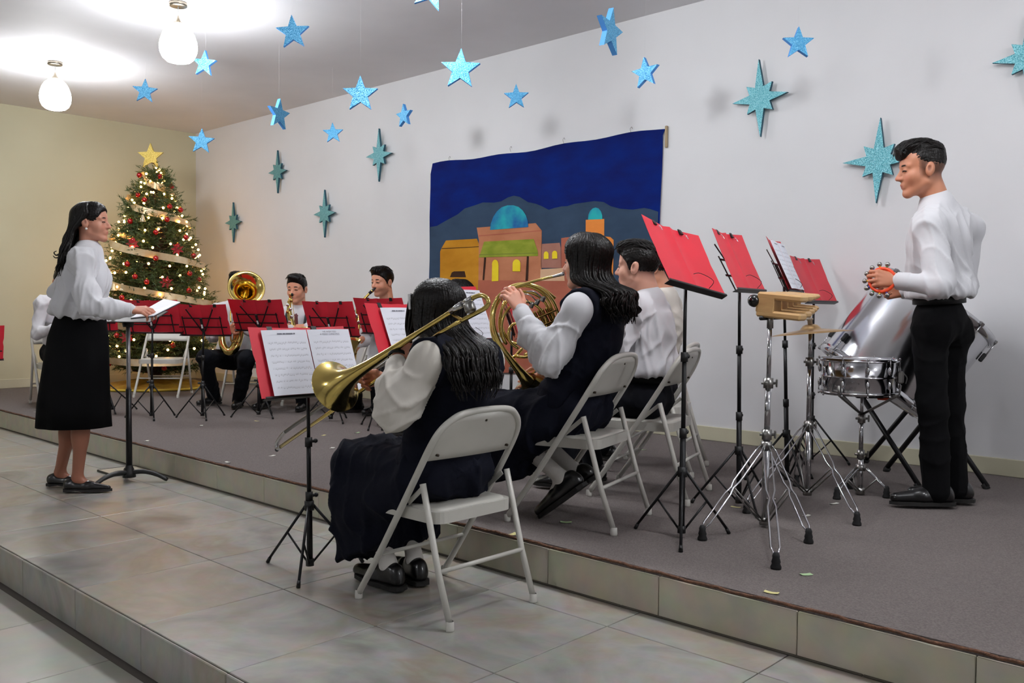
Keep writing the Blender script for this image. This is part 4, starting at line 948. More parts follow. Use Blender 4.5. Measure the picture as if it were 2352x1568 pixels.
for k, (rx, ry, cx, cy, off_, rad) in enumerate(((70, 82, 1203, 738, .02, .0072), (60, 72, 1207, 742, .035, .0072), (52, 60, 1204, 752, .0, .0068), (78, 90, 1206, 742, .0, .0078))):
    pts = []
    for t in np.linspace(math.radians(-40), math.radians(285-12*k), 40): pts.append(H_(cx-rx*math.cos(t), cy-ry*math.sin(t)*1., off_+.05*math.cos(t)*-.5))
    MB().tube(pts, rad, 10).build('coil', M_brass, hn)
for k in range(5):      # valve slides: parallel straight tubes with bends
    a0 = H_(1218+9*k, 718-3*k, .01); a1 = H_(1240+9*k, 762-3*k, .03); a2 = H_(1246+9*k, 758-3*k, .035); a3 = H_(1226+9*k, 716-3*k, .02)
    MB().tube(spline([a0, lerp(a0, a1, .5), a1, a2, lerp(a2, a3, .5), a3], 4), .0062, 8).build('valve_slide', M_brass2, hn)
for k in range(4):
    c_ = H_(1208+13*k, 708-7*k, .0); MB().lathe([(0, -.012), (.010, -.012), (.0112, -.009), (.0112, .009), (.008, .012), (.004, .015), (0, .015)], 14, c_, nrm(H_(1215, 690, 0)-H_(1200, 720, 0))).build('rotor', M_chr2, hn)
    MB().tube(spline([c_, H_(1196+11*k, 694-8*k, -.02), H_(1182+9*k, 684-5*k, -.025)], 4), .003, 6).build('key_lever', M_chr, hn)
for y1, y2 in ((742, 712), (762, 735)): MB().cyl(H_(1205, y1, .0), H_(1278, y2, .0), .0045, 8).build('brace', M_brass2, hn)
MB().tube(spline([H_(1160, 690, .0), H_(1152, 712, .0), H_(1150, 735, .01), H_(1156, 760, .01), H_(1170, 782, .02), H_(1188, 790, .02)], 5), .0072, 10).build('inner_tube', M_brass, hn)
MB().tube(spline([H_(1190, 800, .0), H_(1172, 785, -.01), H_(1168, 762, -.01), H_(1178, 745, .0), H_(1192, 742, .01)], 5), .0072, 10).build('inner_tube', M_brass, hn)

# ------------------------------------------------------------------ euphonium
eD = 8.0; eu = empty('euphonium', tuple(atd(555, 740, eD)), 'brass euphonium with its wide bell hiding the player face', 'euphonium')
Eu = lambda x, y, o=0.: atd(x, y, eD+o)
bc = Eu(566, 661, -.12); bd = nrm(A(*(CAM-bc))*A(1, 1, 0)/np.linalg.norm(CAM-bc)+A(0, 0, .35)+rr_*.10)
pf = [(.020, -.36), (.028, -.28), (.038, -.2), (.052, -.13), (.075, -.075), (.105, -.035), (.135, -.012), (.157, 0), (.160, .003), (.156, .006), (.133, -.004), (.100, -.028), (.070, -.068), (.048, -.123), (.034, -.2), (.02, -.3), (0, -.31)]
MB().lathe(pf, 40, bc, bd).build('bell', M_brass, eu)
th0 = bc-bd*.34
MB().tube(spline([th0, Eu(556, 700, .12), Eu(553, 735, .1), Eu(548, 770, .06), Eu(538, 800, .02), Eu(522, 806, .0), Eu(511, 790, .0), Eu(510, 760, .02), Eu(516, 725, .04)], 5), np.interp(np.linspace(0, 1, 41), [0, .4, .7, 1], [.036, .045, .034, .02]), 16).build('bottom_bow', M_brass, eu)
for k in range(3): MB().tube(spline([Eu(534+7*k, 745, -.05), Eu(530+7*k, 775, -.06), Eu(535+7*k, 786, -.06), Eu(540+7*k, 775, -.06), Eu(544+7*k, 745, -.05)], 4), .008, 8).build('valve_tube', M_brass2, eu); MB().cyl(Eu(538+8*k, 722, -.04), Eu(536+8*k, 760, -.04), .015, 12).build('valve_casing', M_chr, eu)
MB().tube(spline([Eu(556, 668, .2), Eu(540, 690, .12), Eu(530, 715, .05), Eu(530, 740, .0)], 5), .007, 8).build('lead_pipe', M_brass2, eu)

# ------------------------------------------------------------------ saxophones
def sax(name, label, pts, dD, scale, bellp, mouth, neckp):
    e = empty(name, tuple(atd(*pts[1][:2], dD)), label, 'saxophone'); Q = lambda x, y, o=0.: atd(x, y, dD+o)
    body = spline([Q(*p) for p in pts], 6); n_ = len(body)
    MB().tube(body, np.linspace(.013, .034, n_)*scale, 14).build('body_tube', M_brass, e)
    bw = spline([body[-1]]+[Q(*p) for p in bellp], 6); m_ = len(bw)
    MB().tube(bw, np.interp(np.linspace(0, 1, m_), [0, .5, .8, .93, 1], [.034, .040, .050, .062, .075])*scale, 18, caps=False).build('bell', M_brass, e)
    MB().tube(spline([body[0]]+[Q(*p) for p in neckp], 6), np.linspace(.013, .008, 6*len(neckp)+1)*scale, 10).build('neck', M_brass, e)
    a_, b_ = Q(*neckp[-1]), Q(*mouth); MB().tube([lerp(a_, b_, -.15), lerp(a_, b_, .35), b_], [.0105*scale, .011*scale, .006], 10).build('mouthpiece', M_blk2, e)
    MB().cyl(lerp(a_, b_, .3), lerp(a_, b_, .42), .0128*scale, 10).build('ligature', M_brass, e)
    sd = nrm(CAM-body[n_//2]); t_ = nrm(body[-1]-body[0]); s_ = np.cross(t_, sd)
    for k in range(9):
        f = .15+.78*k/8; c_ = body[int(f*(n_-1))]+sd*.03*scale+s_*(.014 if k % 2 else -.012)*scale
        MB().lathe([(0, 0), (.015*scale, 0), (.0155*scale, .004), (.010*scale, .007), (0, .007)], 12, c_, sd).build('key_cup', M_chr if k % 3 else M_brass2, e)
    for sg in (-1, 1): MB().cyl(body[2]+sd*.022*scale+s_*sg*.02*scale, body[int(.9*n_)]+sd*.036*scale+s_*sg*.024*scale, .0028, 6).build('key_rod', M_brass2, e)
    return e
sax('alto_saxophone', 'smaller brass saxophone played by the boy in the dark red tie', [(667, 684, 0), (664, 710, 0), (670, 745, -.03), (676, 772, -.05)], 7.95, 1., [(682, 790, -.08), (694, 792, -.12), (700, 775, -.15), (700, 755, -.17)], (671, 683, .02), [(667, 676, -.01), (671, 676, -.02)])
sax('tenor_saxophone', 'larger brass saxophone held beside his leg by the man in the maroon tie', [(822, 705, 0), (821, 740, 0), (812, 800, -.04), (803, 850, -.06)], 7.6, 1.25, [(798, 866, -.1), (790, 858, -.14), (794, 820, -.16), (806, 775, -.18)], (863, 661, .0), [(826, 696, 0), (838, 685, 0), (850, 672, 0)])
# ------------------------------------------------------------------ smooth bodies: distance fields turned into one continuous mesh
def cap(a, b, r1, r2=None, k=.02, sub=False): return ('c', np.asarray(a, float), np.asarray(b, float), r1, r1 if r2 is None else r2, k, sub)
def ell(c, r, R=None, k=.02, sub=False): return ('e', np.asarray(c, float), np.asarray(r, float)*np.ones(3), np.eye(3) if R is None else np.asarray(R, float), k, sub)
def half(p, n, k=.004): return ('h', np.asarray(p, float), nrm(n), k)        # keep the side opposite to n
def _pd(q, P):
    if q[0] == 'c':
        _, a, b, r1, r2, k, s = q; ba = b-a; L2 = max(1e-9, ba@ba); pa = P-a
        t = np.clip(pa@ba/L2, 0, 1); d = pa-t[:, None]*ba
        return np.sqrt((d*d).sum(1))-(r1+(r2-r1)*t)
    _, c, r, R, k, s = q; p = (P-c)@R; k0 = np.sqrt(((p/r)**2).sum(1)); k1 = np.sqrt(((p/(r*r))**2).sum(1))
    return k0*(k0-1)/np.maximum(k1, 1e-6)
def _bnd(q):
    if q[0] == 'c': return np.minimum(q[1]-q[3], q[2]-q[4]), np.maximum(q[1]+q[3], q[2]+q[4])
    m = q[2].max(); return q[1]-m, q[1]+m
def field(prims, P):
    d = np.full(len(P), .5)
    for q in prims:
        if q[0] == 'h':
            e = (P-q[1])@q[2]; k = q[3]; h = np.clip(.5-.5*(e-d)/k, 0, 1); d = e*(1-h)+d*h+k*h*(1-h); continue
        lo, hi = _bnd(q); pad = .05+q[-2]
        m = ((P > lo-pad)&(P < hi+pad)).all(1); 
        if not m.any(): continue
        e = _pd(q, P[m]); dm = d[m]; k = q[-2]
        if q[-1]: h = np.clip(.5-.5*(dm+e)/k, 0, 1); d[m] = dm*(1-h)-e*h+k*h*(1-h)
        else: h = np.clip(.5+.5*(dm-e)/k, 0, 1); d[m] = dm*(1-h)+e*h-k*h*(1-h)
    return d
_E = [(0, 1), (0, 2), (0, 4), (1, 3), (1, 5), (2, 3), (2, 6), (3, 7), (4, 5), (4, 6), (5, 7), (6, 7)]
def sdf_mesh(prims, h, smooth=1, disp=None):
    lo = np.min([_bnd(q)[0] for q in prims if q[0] != 'h' and not q[-1]], 0)-3*h; hi = np.max([_bnd(q)[1] for q in prims if q[0] != 'h' and not q[-1]], 0)+3*h
    B = 4; n = (np.ceil((hi-lo)/(h*B)).astype(int)+1)
    ci = np.stack(np.meshgrid(*[np.arange(x) for x in n], indexing='ij'), -1).reshape(-1, 3)
    cd_ = field(prims, lo+(ci*B+(B-1)/2)*h)
    dense = np.where(cd_ > 0, .5, -.5).astype(np.float32).reshape(n)
    dense = np.repeat(np.repeat(np.repeat(dense, B, 0), B, 1), B, 2)
    act = ci[np.abs(cd_) < h*B*1.15+.004]
    sub = np.stack(np.meshgrid(*[np.arange(B)]*3, indexing='ij'), -1).reshape(-1, 3)
    fi = (act[:, None, :]*B+sub[None]).reshape(-1, 3)
    dense[fi[:, 0], fi[:, 1], fi[:, 2]] = field(prims, lo+fi*h)
    ins = dense < 0; N3 = np.array(dense.shape)
    cn = np.zeros(N3-1, np.uint8)
    for k in range(8):
        o = (k&1, k>>1&1, k>>2&1); cn += ins[o[0]:N3[0]-1+o[0], o[1]:N3[1]-1+o[1], o[2]:N3[2]-1+o[2]]
    cells = np.argwhere((cn > 0)&(cn < 8)); idx = -np.ones(N3-1, np.int64); idx[tuple(cells.T)] = np.arange(len(cells))
    off = np.array([(k&1, k>>1&1, k>>2&1) for k in range(8)])
    vals = np.stack([dense[cells[:, 0]+o[0], cells[:, 1]+o[1], cells[:, 2]+o[2]] for o in off], 1).astype(float)
    acc = np.zeros((len(cells), 3)); cnt = np.zeros(len(cells))
    for a, b in _E:
        va, vb = vals[:, a], vals[:, b]; m = (va < 0) != (vb < 0); t = np.where(m, va/np.where(m, va-vb, 1), 0)
        acc += np.where(m[:, None], off[a]+t[:, None]*(off[b]-off[a]), 0); cnt += m
    V = lo+(cells+acc/np.maximum(cnt, 1)[:, None])*h
    quads = []
    for ax in range(3):
        b, c = (ax+1) % 3, (ax+2) % 3
        s0 = [slice(None)]*3; s1 = [slice(None)]*3; s0[ax] = slice(0, -1); s1[ax] = slice(1, None)
        A0, A1 = ins[tuple(s0)], ins[tuple(s1)]; e = np.argwhere(A0 != A1); 
        e = e[(e[:, b] > 0)&(e[:, c] > 0)&(e[:, b] < N3[b]-1)&(e[:, c] < N3[c]-1)]
        q = []
        for db, dc in ((-1, -1), (0, -1), (0, 0), (-1, 0)):
            g = e.copy(); g[:, b] += db; g[:, c] += dc; q.append(idx[g[:, 0], g[:, 1], g[:, 2]])
        q = np.stack(q, 1); fl = ~A0[e[:, 0], e[:, 1], e[:, 2]]; q[fl] = q[fl][:, ::-1]; quads.append(q)
    Q = np.concatenate(quads); Q = Q[(Q >= 0).all(1)]
    for _ in range(smooth):
        S_ = np.zeros_like(V); c_ = np.zeros(len(V))
        for i in range(4):
            a, b = Q[:, i], Q[:, (i+1) % 4]
            for k in range(3): S_[:, k] += np.bincount(a, V[b, k], len(V))+np.bincount(b, V[a, k], len(V))
            c_ += np.bincount(a, minlength=len(V))+np.bincount(b, minlength=len(V))
        V = V*.45+.55*S_/np.maximum(c_, 1)[:, None]
    if disp is not None: V = V+vnormals(V, Q)*disp(V)[:, None]
    return V, Q
def vnormals(V, Q):
    n = np.cross(V[Q[:, 2]]-V[Q[:, 0]], V[Q[:, 3]]-V[Q[:, 1]]); out = np.zeros_like(V)
    for i in range(4):
        for k in range(3): out[:, k] += np.bincount(Q[:, i], n[:, k], len(V))
    return out/np.maximum(1e-12, np.linalg.norm(out, axis=1))[:, None]
def join(*ms):
    V = []; Q = []; o = 0
    for v, q in ms: V.append(v); Q.append(q+o); o += len(v)
    return np.concatenate(V), np.concatenate(Q)
def folds(seed, amp, freq, ax=None):
    """cloth creases as a displacement field: meandering narrow ridges that come and go"""
    g = np.random.RandomState(seed); W_ = []
    for k in range(6):
        d = nrm(g.normal(size=3)*(A(1, 1, .3) if ax is None else ax) if k < 4 else g.normal(size=3))
        W_.append((d, freq*g.uniform(1.5, 2.8), g.uniform(0, 6), g.normal(size=3)*7, g.normal(size=3)*A(6, 6, 9), g.uniform(0, 6), g.normal(size=3)*14, g.uniform(0, 6)))
    def f(P):
        s = 0
        for d, fr, ph, w1, mk, mp, w2, p2 in W_:
            t = np.sin((P@d)*fr+ph+1.3*np.sin(P@w1+mp)+.5*np.sin(P@w2+p2)); m = np.clip(.25+np.sin(P@mk+p2), 0, 1)
            s = s+m*(1-np.abs(t))**2*1.5-.12+.18*m*t
        return amp*np.clip(s, -.6, 2.4)
    return f

# ---- head, hands
def head_frame(fd, up=(0, 0, 1), tilt=0.):
    y = nrm(fd); x = nrm(np.cross(y, up)); z = np.cross(x, y); return np.array([x, y, z]).T       # columns right, forward, up
def head_prims(c, F_, s, fem=False, nose=1.):
    L = lambda x, y, z: np.asarray(c)+F_@(A(x, y, z)*s)
    P = [ell(L(0, -.012, .035), A(.074, .094, .084)*s, F_, .02), ell(L(0, .022, -.03), A(.060, .068, .080)*s, F_, .03),
         ell(L(0, .034, .050), A(.058, .047, .05)*s, F_, .03)]
    jw = .046 if fem else .051
    for g in (-1, 1):
        P += [cap(L(g*jw, -.002, -.058), L(g*.014, .064, -.098), .020*s, .017*s, .022*s), ell(L(g*.038, .049, -.028), .027*s, None, .025*s)]
    P += [ell(L(0, .070, -.098), A(.018, .016, .016)*s, F_, .018*s)]
    for g in (-1, 1): P += [ell(L(g*.031, .096, .006), A(.017, .016, .012)*s, F_, .014*s, True)]
    for g in (-1, 1): P += [ell(L(g*.031, .071, .004), A(.0155, .0165, .0125)*s, F_, .006*s), cap(L(g*.048, .066, .024), L(g*.012, .078, .024), .0085*s, .0095*s, .014*s)]
    P += [cap(L(0, .081, .014), L(0, .107*nose, -.027), .0075*s, .0108*s, .011*s)]
    for g in (-1, 1): P += [ell(L(g*.011, .093, -.031), A(.0085, .011, .008)*s, F_, .008*s)]
    P += [ell(L(0, .076, -.060), A(.024, .014, .016)*s, F_, .014*s)]
    P += [cap(L(-.018, .083, -.0575), L(0, .0905, -.0565), .0048*s, .0055*s, .006*s), cap(L(.018, .083, -.0575), L(0, .0905, -.0565), .0048*s, .0055*s, .006*s), cap(L(-.014, .083, -.0685), L(.014, .083, -.0685), .0066*s, None, .006*s)]
    for g in (-1, 1):
        P += [ell(L(g*.079, -.013, -.006), A(.012, .020, .033)*s, F_@rot_x(.25), .005*s), ell(L(g*.096, -.007, -.001), A(.0135, .0105, .020)*s, F_@rot_x(.25), .003*s, True)]
    return P, L
def rot_x(a): c, s_ = math.cos(a), math.sin(a); return np.array([[1, 0, 0], [0, c, -s_], [0, s_, c]])
def tint_head(V, c, F_, s, skin, hairc, stub=0., brow=True, lips=(176, 98, 92), eyes=True, fade=0.):
    p = (V-np.asarray(c))@F_/s; x, y, z = p[:, 0], p[:, 1], p[:, 2]; ax = np.abs(x)
    col = np.tile(np.array(lin(skin)[:3]), (len(V), 1)); hc = np.array(lin(hairc)[:3]); 
    near = (np.abs(x) < .12)&(np.abs(y) < .14)&(z > -.15)&(z < .15)
    def mixc(m, c2, f): 
        w = np.clip(m, 0, 1)*f; w = np.where(near, w, 0)[:, None]; col[:] = col*(1-w)+np.asarray(c2)*w
    bl = np.array(lin((206, 120, 100))[:3]); mixc(1-np.sqrt(((ax-.04)/.025)**2+((z+.03)/.022)**2), bl, .35*(1)); mixc((y > .095)*(1-np.abs(z+.028)/.02), bl, .3)
    mixc((y > .078)*np.clip(1.6-np.sqrt((x/.021)**2+((z+.063)/.0095)**2)*1.6, 0, 1), np.array(lin(lips)[:3]), .8)
    if brow: mixc((y > .05)*np.clip(2.2-2.2*np.sqrt(((ax-.031)/.021)**2+((z-.0265+.12*(ax-.03)**1*1)/.0052)**2), 0, 1), hc, .85)
    if eyes: mixc((y > .06)*np.clip(2-2*np.sqrt(((ax-.031)/.016)**2+((z-.002)/.0042)**2), 0, 1), np.array(lin((34, 22, 18))[:3]), .9)
    mixc((ax > .078)*np.clip(2-2*np.sqrt(((y+.008)/.010)**2+((z+.001)/.018)**2), 0, 1), np.array(lin(skin)[:3])*A(.42, .32, .3), .75)
    if stub: mixc((y > .0)*np.clip((-.035-z)/.02, 0, 1)*(ax < .07), hc, stub)
    if fade: mixc(np.clip((z+.05-(y*.3))/.05, 0, 1)*(y < .03)*np.clip((.045-y)/.03, 0, 1)*(ax < .0765), hc, fade)
    return col
def hand_prims(w, d, n, side, curl=(.5, .5, .5, .5), thumb=.4, s=1., spread=.06, k=.006, pal=.0):
    """w wrist, d finger direction, n direction the palm faces, side 'r'/'l'"""
    d = nrm(d); n = nrm(np.asarray(n)-d*(np.asarray(n)@d)); y = np.cross(d, n)*(1 if side == 'r' else -1); w = np.asarray(w, float)
    L = lambda a, b, c: w+(d*a+y*b+n*c)*s
    P = [cap(L(-.055, 0, 0), L(.01, 0, 0), .026*s, .025*s, .02)]
    kn = [(.088, .030), (.093, .010), (.088, -.011), (.079, -.030)]; ln = [(.041, .025, .021), (.046, .029, .021), (.042, .027, .021), (.033, .021, .019)]
    for i, (a, b) in enumerate(kn):
        P.append(cap(L(.015, b*.55, .0), L(a, b, .0), .0155*s, .0112*s, .012*s))
    P.append(ell(L(.035, .018, .012), A(.030, .020, .012)*s, frame(d, y, n), .012*s))
    for i, (a, b) in enumerate(kn):
        cu = curl[i]; p = L(a, b, 0); ang = 0.; sp_ = spread*(1.5-i)
        for j, l_ in enumerate(ln[i]):
            ang += cu*(1.15, 1.25, .85)[j]*(1 if not isinstance(cu, tuple) else 1)
            dd = nrm((d*math.cos(ang)+n*math.sin(ang))+y*sp_*math.cos(ang)); q = p+dd*l_*s
            P.append(cap(p, q, (.0098, .0089, .0080)[j]*s, (.0090, .0081, .0070)[j]*s, .004*s)); p = q
    t0 = L(.018, .020, .006); t1 = t0+(d*.62+y*.70+n*(.25+.3*thumb))*.042*s; t2 = t1+nrm(d*.85+y*(.45-.6*thumb)+n*(.15+.7*thumb))*.034*s; t3 = t2+nrm(d*.9+y*(.2-.9*thumb)+n*(.1+.8*thumb))*.028*s
    P += [cap(t0, t1, .0145*s, .0118*s, .014*s), cap(t1, t2, .0110*s, .0098*s, .006*s), cap(t2, t3, .0098*s, .0078*s, .005*s)]
    return P
# ---- materials for people
SKIN = mat('skin', (214, 160, 132), .5, vcol=True, sub=.12); M_hair = mat('dark_hair', (11, 9, 8), .36, c2=(19, 14, 12), nscale=30, bump=.4, bscale=90, spec=.22)
M_shirt = mat('white_cotton', (206, 206, 210), .8, bump=.12, bscale=14, sheen=.1); M_shirt2 = mat('cream_cotton', (202, 197, 188), .8, bump=.12, bscale=14)
M_navy = mat('navy_cloth', (10, 13, 27), .9, bump=.15, bscale=60, spec=.2); M_black = mat('black_cloth', (9, 9, 11), .92, bump=.1, bscale=40, spec=.15)
M_trs = mat('dark_navy_trousers', (12, 14, 21), .9, bump=.1, bscale=40, spec=.2); M_shoe = mat('black_leather', (17, 16, 17), .28, coat=.3); M_sole = mat('shoe_sole', (24, 22, 21), .7)
M_sock = mat('white_sock', (212, 208, 202), .85, bump=.2, bscale=120); M_belt = mat('black_belt', (9, 9, 10), .5, spec=.25); M_tie = mat('maroon_tie', (84, 20, 30), .6)
NP = 0
def put(name, VQ, m, parent, col=None, sm=True):
    V, Q = VQ; o = raw(name, V, Q, m, parent, None, True)
    if col is not None:
        at = o.data.color_attributes.new('tint', 'FLOAT_COLOR', 'POINT'); at.data.foreach_set('color', np.c_[col, np.ones(len(col))].astype(np.float32).ravel())
    return o
def torso_prims(J, inf=0., waist=.135, fem=False, k=.05, full=0.):
    up = nrm(J['nk']-J['pel']); rt_ = nrm(J['shr']-J['shl']); fw = np.cross(up, rt_); rt_ = np.cross(fw, up); R_ = frame(rt_, fw, up); L_ = np.linalg.norm(J['nk']-J['pel'])
    sw = np.linalg.norm(J['shr']-J['shl'])/2
    c = lambda t, f=0.: lerp(J['pel'], J['nk'], t)+fw*f
    P = [ell(c(.66, -.005), A(sw*.86+inf, .112+inf+.3*full, L_*.36), R_, k), ell(c(.34), A(waist+inf+full, .102+inf+full, L_*.34), R_, k), ell(c(.04), A(waist+.022+inf, .118+inf, .13), R_, k),
         cap(J['shl'], J['shr'], .058+inf, None, .04), cap(c(1.), lerp(J['shl'], J['shr'], .5), .06+inf, None, .04)]
    for g in ('shl', 'shr'): P.append(cap(c(.98), J[g]+(c(1.)-J[g])*.1, .055+inf, .055+inf, .03))
    if full: P.append(ell(c(.24, -.01), A(waist+inf+full*1.5, .108+inf+full*1.5, .10), R_, k))
    if fem:
        for g in (-1, 1): P.append(ell(c(.6, .062)+rt_*g*.065, A(.058, .048, .06)+inf, R_, .06))
    return P, (rt_, fw, up)
def sleeve_prims(J, s, ru=.058, re=.050, rw=.037, inf=0., puff=0.):
    sh, el, wr = J['sh'+s], J['el'+s], J['wr'+s]
    P = [cap(sh, el, ru+inf, re+inf, .03), cap(el, wr, re+inf, rw+inf, .02)]
    if puff: P += [ell(lerp(el, wr, .55)-A(0, 0, .01), A(.055, .055, .055)*(1+puff), None, .05), ell(lerp(sh, el, .75), A(.06, .06, .07)*(1+puff*.6), None, .05)]
    return P
def shoe(J, s, parent, col=None, heel=.02, sc_=1., lift=0., fem=False, sock=None, toe_pitch=0., flat=False):
    an, td = J['an'+s], nrm(J['toe'+s]); 
    sd = nrm(np.cross(td, A(0, 0, 1))); up = np.cross(sd, td)
    gz = an-up*(.085 if not fem else .08)
    L = lambda a, b, c: gz+(td*a+sd*b+up*c)*sc_
    P = [cap(L(-.045, 0, .035), L(.06, 0, .034), .033, .037, .02), cap(L(.06, 0, .034), L(.165, 0, .026), .037, .026, .02), cap(L(-.035, 0, .06), L(.02, 0, .068), .032, .030, .02)]
    if fem: P = [cap(L(-.045, 0, .03), L(.06, 0, .026), .028, .032, .02), cap(L(.06, 0, .026), L(.165, 0, .018), .032, .016, .02), cap(L(-.045, 0, .045), L(-.03, 0, .055), .026, .022, .02)]
    P.append(half(L(0, 0, .014), -up))
    o = put('shoe', sdf_mesh(P, .0065), M_shoe, parent)
    S_ = []; out = []
    w = .036 if not fem else .031
    prof = [(-.078, 0), (-.07, w*.7), (-.045, w), (.0, w*.92), (.06, w*1.08), (.12, w*.95), (.165, w*.62), (.187 if fem else .19, 0)]
    poly = prof+[(a, -b) for a, b in prof[-2:0:-1]]
    o_ = L(0, 0, 0); MB().prism([(a*sc_, b*sc_) for a, b in poly][::-1], .018, o_, td, sd if np.cross(td, sd)@up > 0 else sd).build('sole', M_sole, o) if False else None
    V = [o_+(td*a+sd*b)*sc_+up*.016 for a, b in poly]+[o_+(td*a+sd*b)*sc_+up*(0 if (a < .0 or a > .045) or not fem else .006) for a, b in poly]; n_ = len(poly)
    raw('sole', V, [tuple(range(n_))[::-1], tuple(range(n_, 2*n_))]+[(i, (i+1) % n_, n_+(i+1) % n_, n_+i) for i in range(n_)], M_sole, o, None, False)
    return o
# ------------------------------------------------------------------ people
def hair_cap(c, F_, s, line=((0, .082, .066), (0, -.062, -.06)), vol=.0, k=.012):
    L = lambda x, y, z: np.asarray(c)+F_@(A(x, y, z)*s)
    P = [ell(L(0, -.014, .040), A(.081+vol, .101+vol, .088+vol)*s, F_, k), ell(L(0, .014, .050), A(.0745+vol, .080+vol, .081+vol)*s, F_, k)]
    return P, L, line
def cut_line(L, F_, line):
    a, b = A(*line[0]), A(*line[1]); d = nrm(b-a); n = np.cross(d, A(1, 0, 0)); n = n if n[1] > 0 else -n
    return half(L(*line[0]), F_@n, .006)
def strands(seed, amp, fr, F_, c):
    g = np.random.RandomState(seed)
    def f(V):
        p = (V-c)@F_; a = np.arctan2(p[:, 0], p[:, 2]+.02)*9; 
        return amp*(np.sin(a*fr/9+3*np.sin(p[:, 1]*40))+.6*np.sin(a*fr*.23+p[:, 1]*90)+.5*np.sin(p[:, 1]*fr*6+a*.7))
    return f
def short_hair(e, c, F_, s, style, h=.0055):
    P, L, line = hair_cap(c, F_, s)
    if style == 'fade': P = [ell(L(0, -.012, .045), A(.076, .099, .083)*s, F_, .01)]; line = ((0, .08, .070), (0, -.085, -.02))
    if style == 'low': line = ((0, .080, .070), (0, -.050, -.068))
    P.append(cut_line(L, F_, line))
    if style == 'low': P += [ell(L(0, .02, .108), A(.064, .085, .030)*s, F_, .02), ell(L(0, .078, .088), A(.056, .020, .024)*s, F_, .02)]
    elif style == 'fade': P += [ell(L(0, .018, .108), A(.064, .090, .036)*s, F_, .02), ell(L(0, .084, .082), A(.055, .018, .030)*s, F_, .02), ell(L(0, -.055, .085), A(.06, .05, .042)*s, F_, .02)]
    elif style == 'quiff': P += [ell(L(0, .04, .115), A(.062, .058, .028)*s, F_, .02), ell(L(-.03, .068, .100), A(.046, .028, .024)*s, F_, .02)]
    else: P += [ell(L(0, .03, .112), A(.062, .065, .022)*s, F_, .02), ell(L(0, .064, .095), A(.058, .024, .020)*s, F_, .02)]
    if style != 'fade':
        for g in (-1, 1): P.append(cap(L(g*.073, .022, .03), L(g*.073, .014, -.012), .010*s, .006*s, .01))
    V, Q = sdf_mesh(P, h, 1, strands(int(c[0]*100) % 97, .0010, 60, F_, c)); g = random.Random(int(c[1]*1000)); mb = MB()
    rz_ = .036 if style == 'fade' else .028
    for i in range(170 if style in ('fade', 'low') else 90):      # combed-forward tufts
        x0 = g.uniform(-.060, .060); y0 = g.uniform(-.09, .05); dl = g.uniform(.045, .085); dx = g.uniform(-.02, .012); lift = g.uniform(.0, .005); pts = []
        for t in np.linspace(0, 1, 5):
            x, y = x0+dx*t, y0+dl*t; q = (x/.066)**2+((y-.016)/.092)**2
            z = .108+rz_*math.sqrt(max(0., 1-q)) if q < 1 else .108-.030*min(1.2, q-1)
            pts.append(L(x, min(y, .100), z+lift*math.sin(t*3.1)-.001))
        mb.tube(spline(pts, 2), np.interp(np.linspace(0, 1, 9), [0, .3, 1], [.001, .0042, .0008])*s, 5, caps=False)
    put('hair', join((V, Q), (np.concatenate(mb.v), np.array(mb.f))), M_hair, e)
def long_hair(e, c, F_, s, spine, nlock=150, seed=1, rad=.009, wave=.012, wf=16., part=0., open_=.62, cap_line=((0, .078, .076), (0, .0, -.12)), h=.006, ears=False):
    """spine: list of (centre, half width, half depth, right, back) from ear level down"""
    P, L, line = hair_cap(c, F_, s, cap_line, .004); P.append(cut_line(L, F_, line))
    if ears: P = [ell(L(0, -.016, .040), A(.081, .101, .089)*s, F_, .01), ell(L(0, .016, .050), A(.0765, .080, .082)*s, F_, .01), cut_line(L, F_, line)]+[cap(L(g*.06, -.006, -.010), L(g*.11, -.006, -.010), .023*s, .030*s, .008, True) for g in (-1, 1)]
    V, Q = sdf_mesh(P, h, 1, strands(seed, .0018, 80, F_, c)); g = random.Random(seed)
    mb = MB(); mb.v = []; 
    S_ = spine
    for i in range(nlock):
        a = g.uniform(-1, 1)*math.pi*open_; ca, sa = -math.cos(a), math.sin(a)        # a=0 at the back of the head
        rr = 1-.28*g.random()**2; L_ = g.uniform(.78, 1.02); ph = g.uniform(0, 6.3); dr = g.uniform(.6, 1.3)
        pts = []
        r0 = L(part*.02+sa*.018, ca*.03+.0, .127); pts.append(r0)
        for t, q in ((.35, .98), (.7, 1.02), (1., 1.03)):
            th = t*math.pi*.5; pts.append(L(sa*.084*math.sin(th)*q, -.014+ca*.104*math.sin(th)*q, .040+.090*math.cos(th)*q))
        m = len(S_)
        for k in range(m):
            cc_, hw, hd, rt_, bk = S_[k]
            if k/(m-1) > L_: break
            w = wave*min(1, k/2.)*dr
            pts.append(cc_+rt_*(sa*hw*rr+w*math.sin(k*wf*.12+ph))+bk*(-ca*hd*rr+w*math.cos(k*wf*.12+ph*1.7)))
        if len(pts) < 3: continue
        P_ = spline(pts, 4); n_ = len(P_); r = rad*g.uniform(.7, 1.25)*np.interp(np.linspace(0, 1, n_), [0, .12, .65, 1], [.5, 1, .95, .08])
        mb.tube(P_, r, 5, caps=False)
    Vm = np.concatenate(mb.v); Fm = np.array([f for f in mb.f]); put('hair', join((V, Q), (Vm, Fm)), M_hair, e)
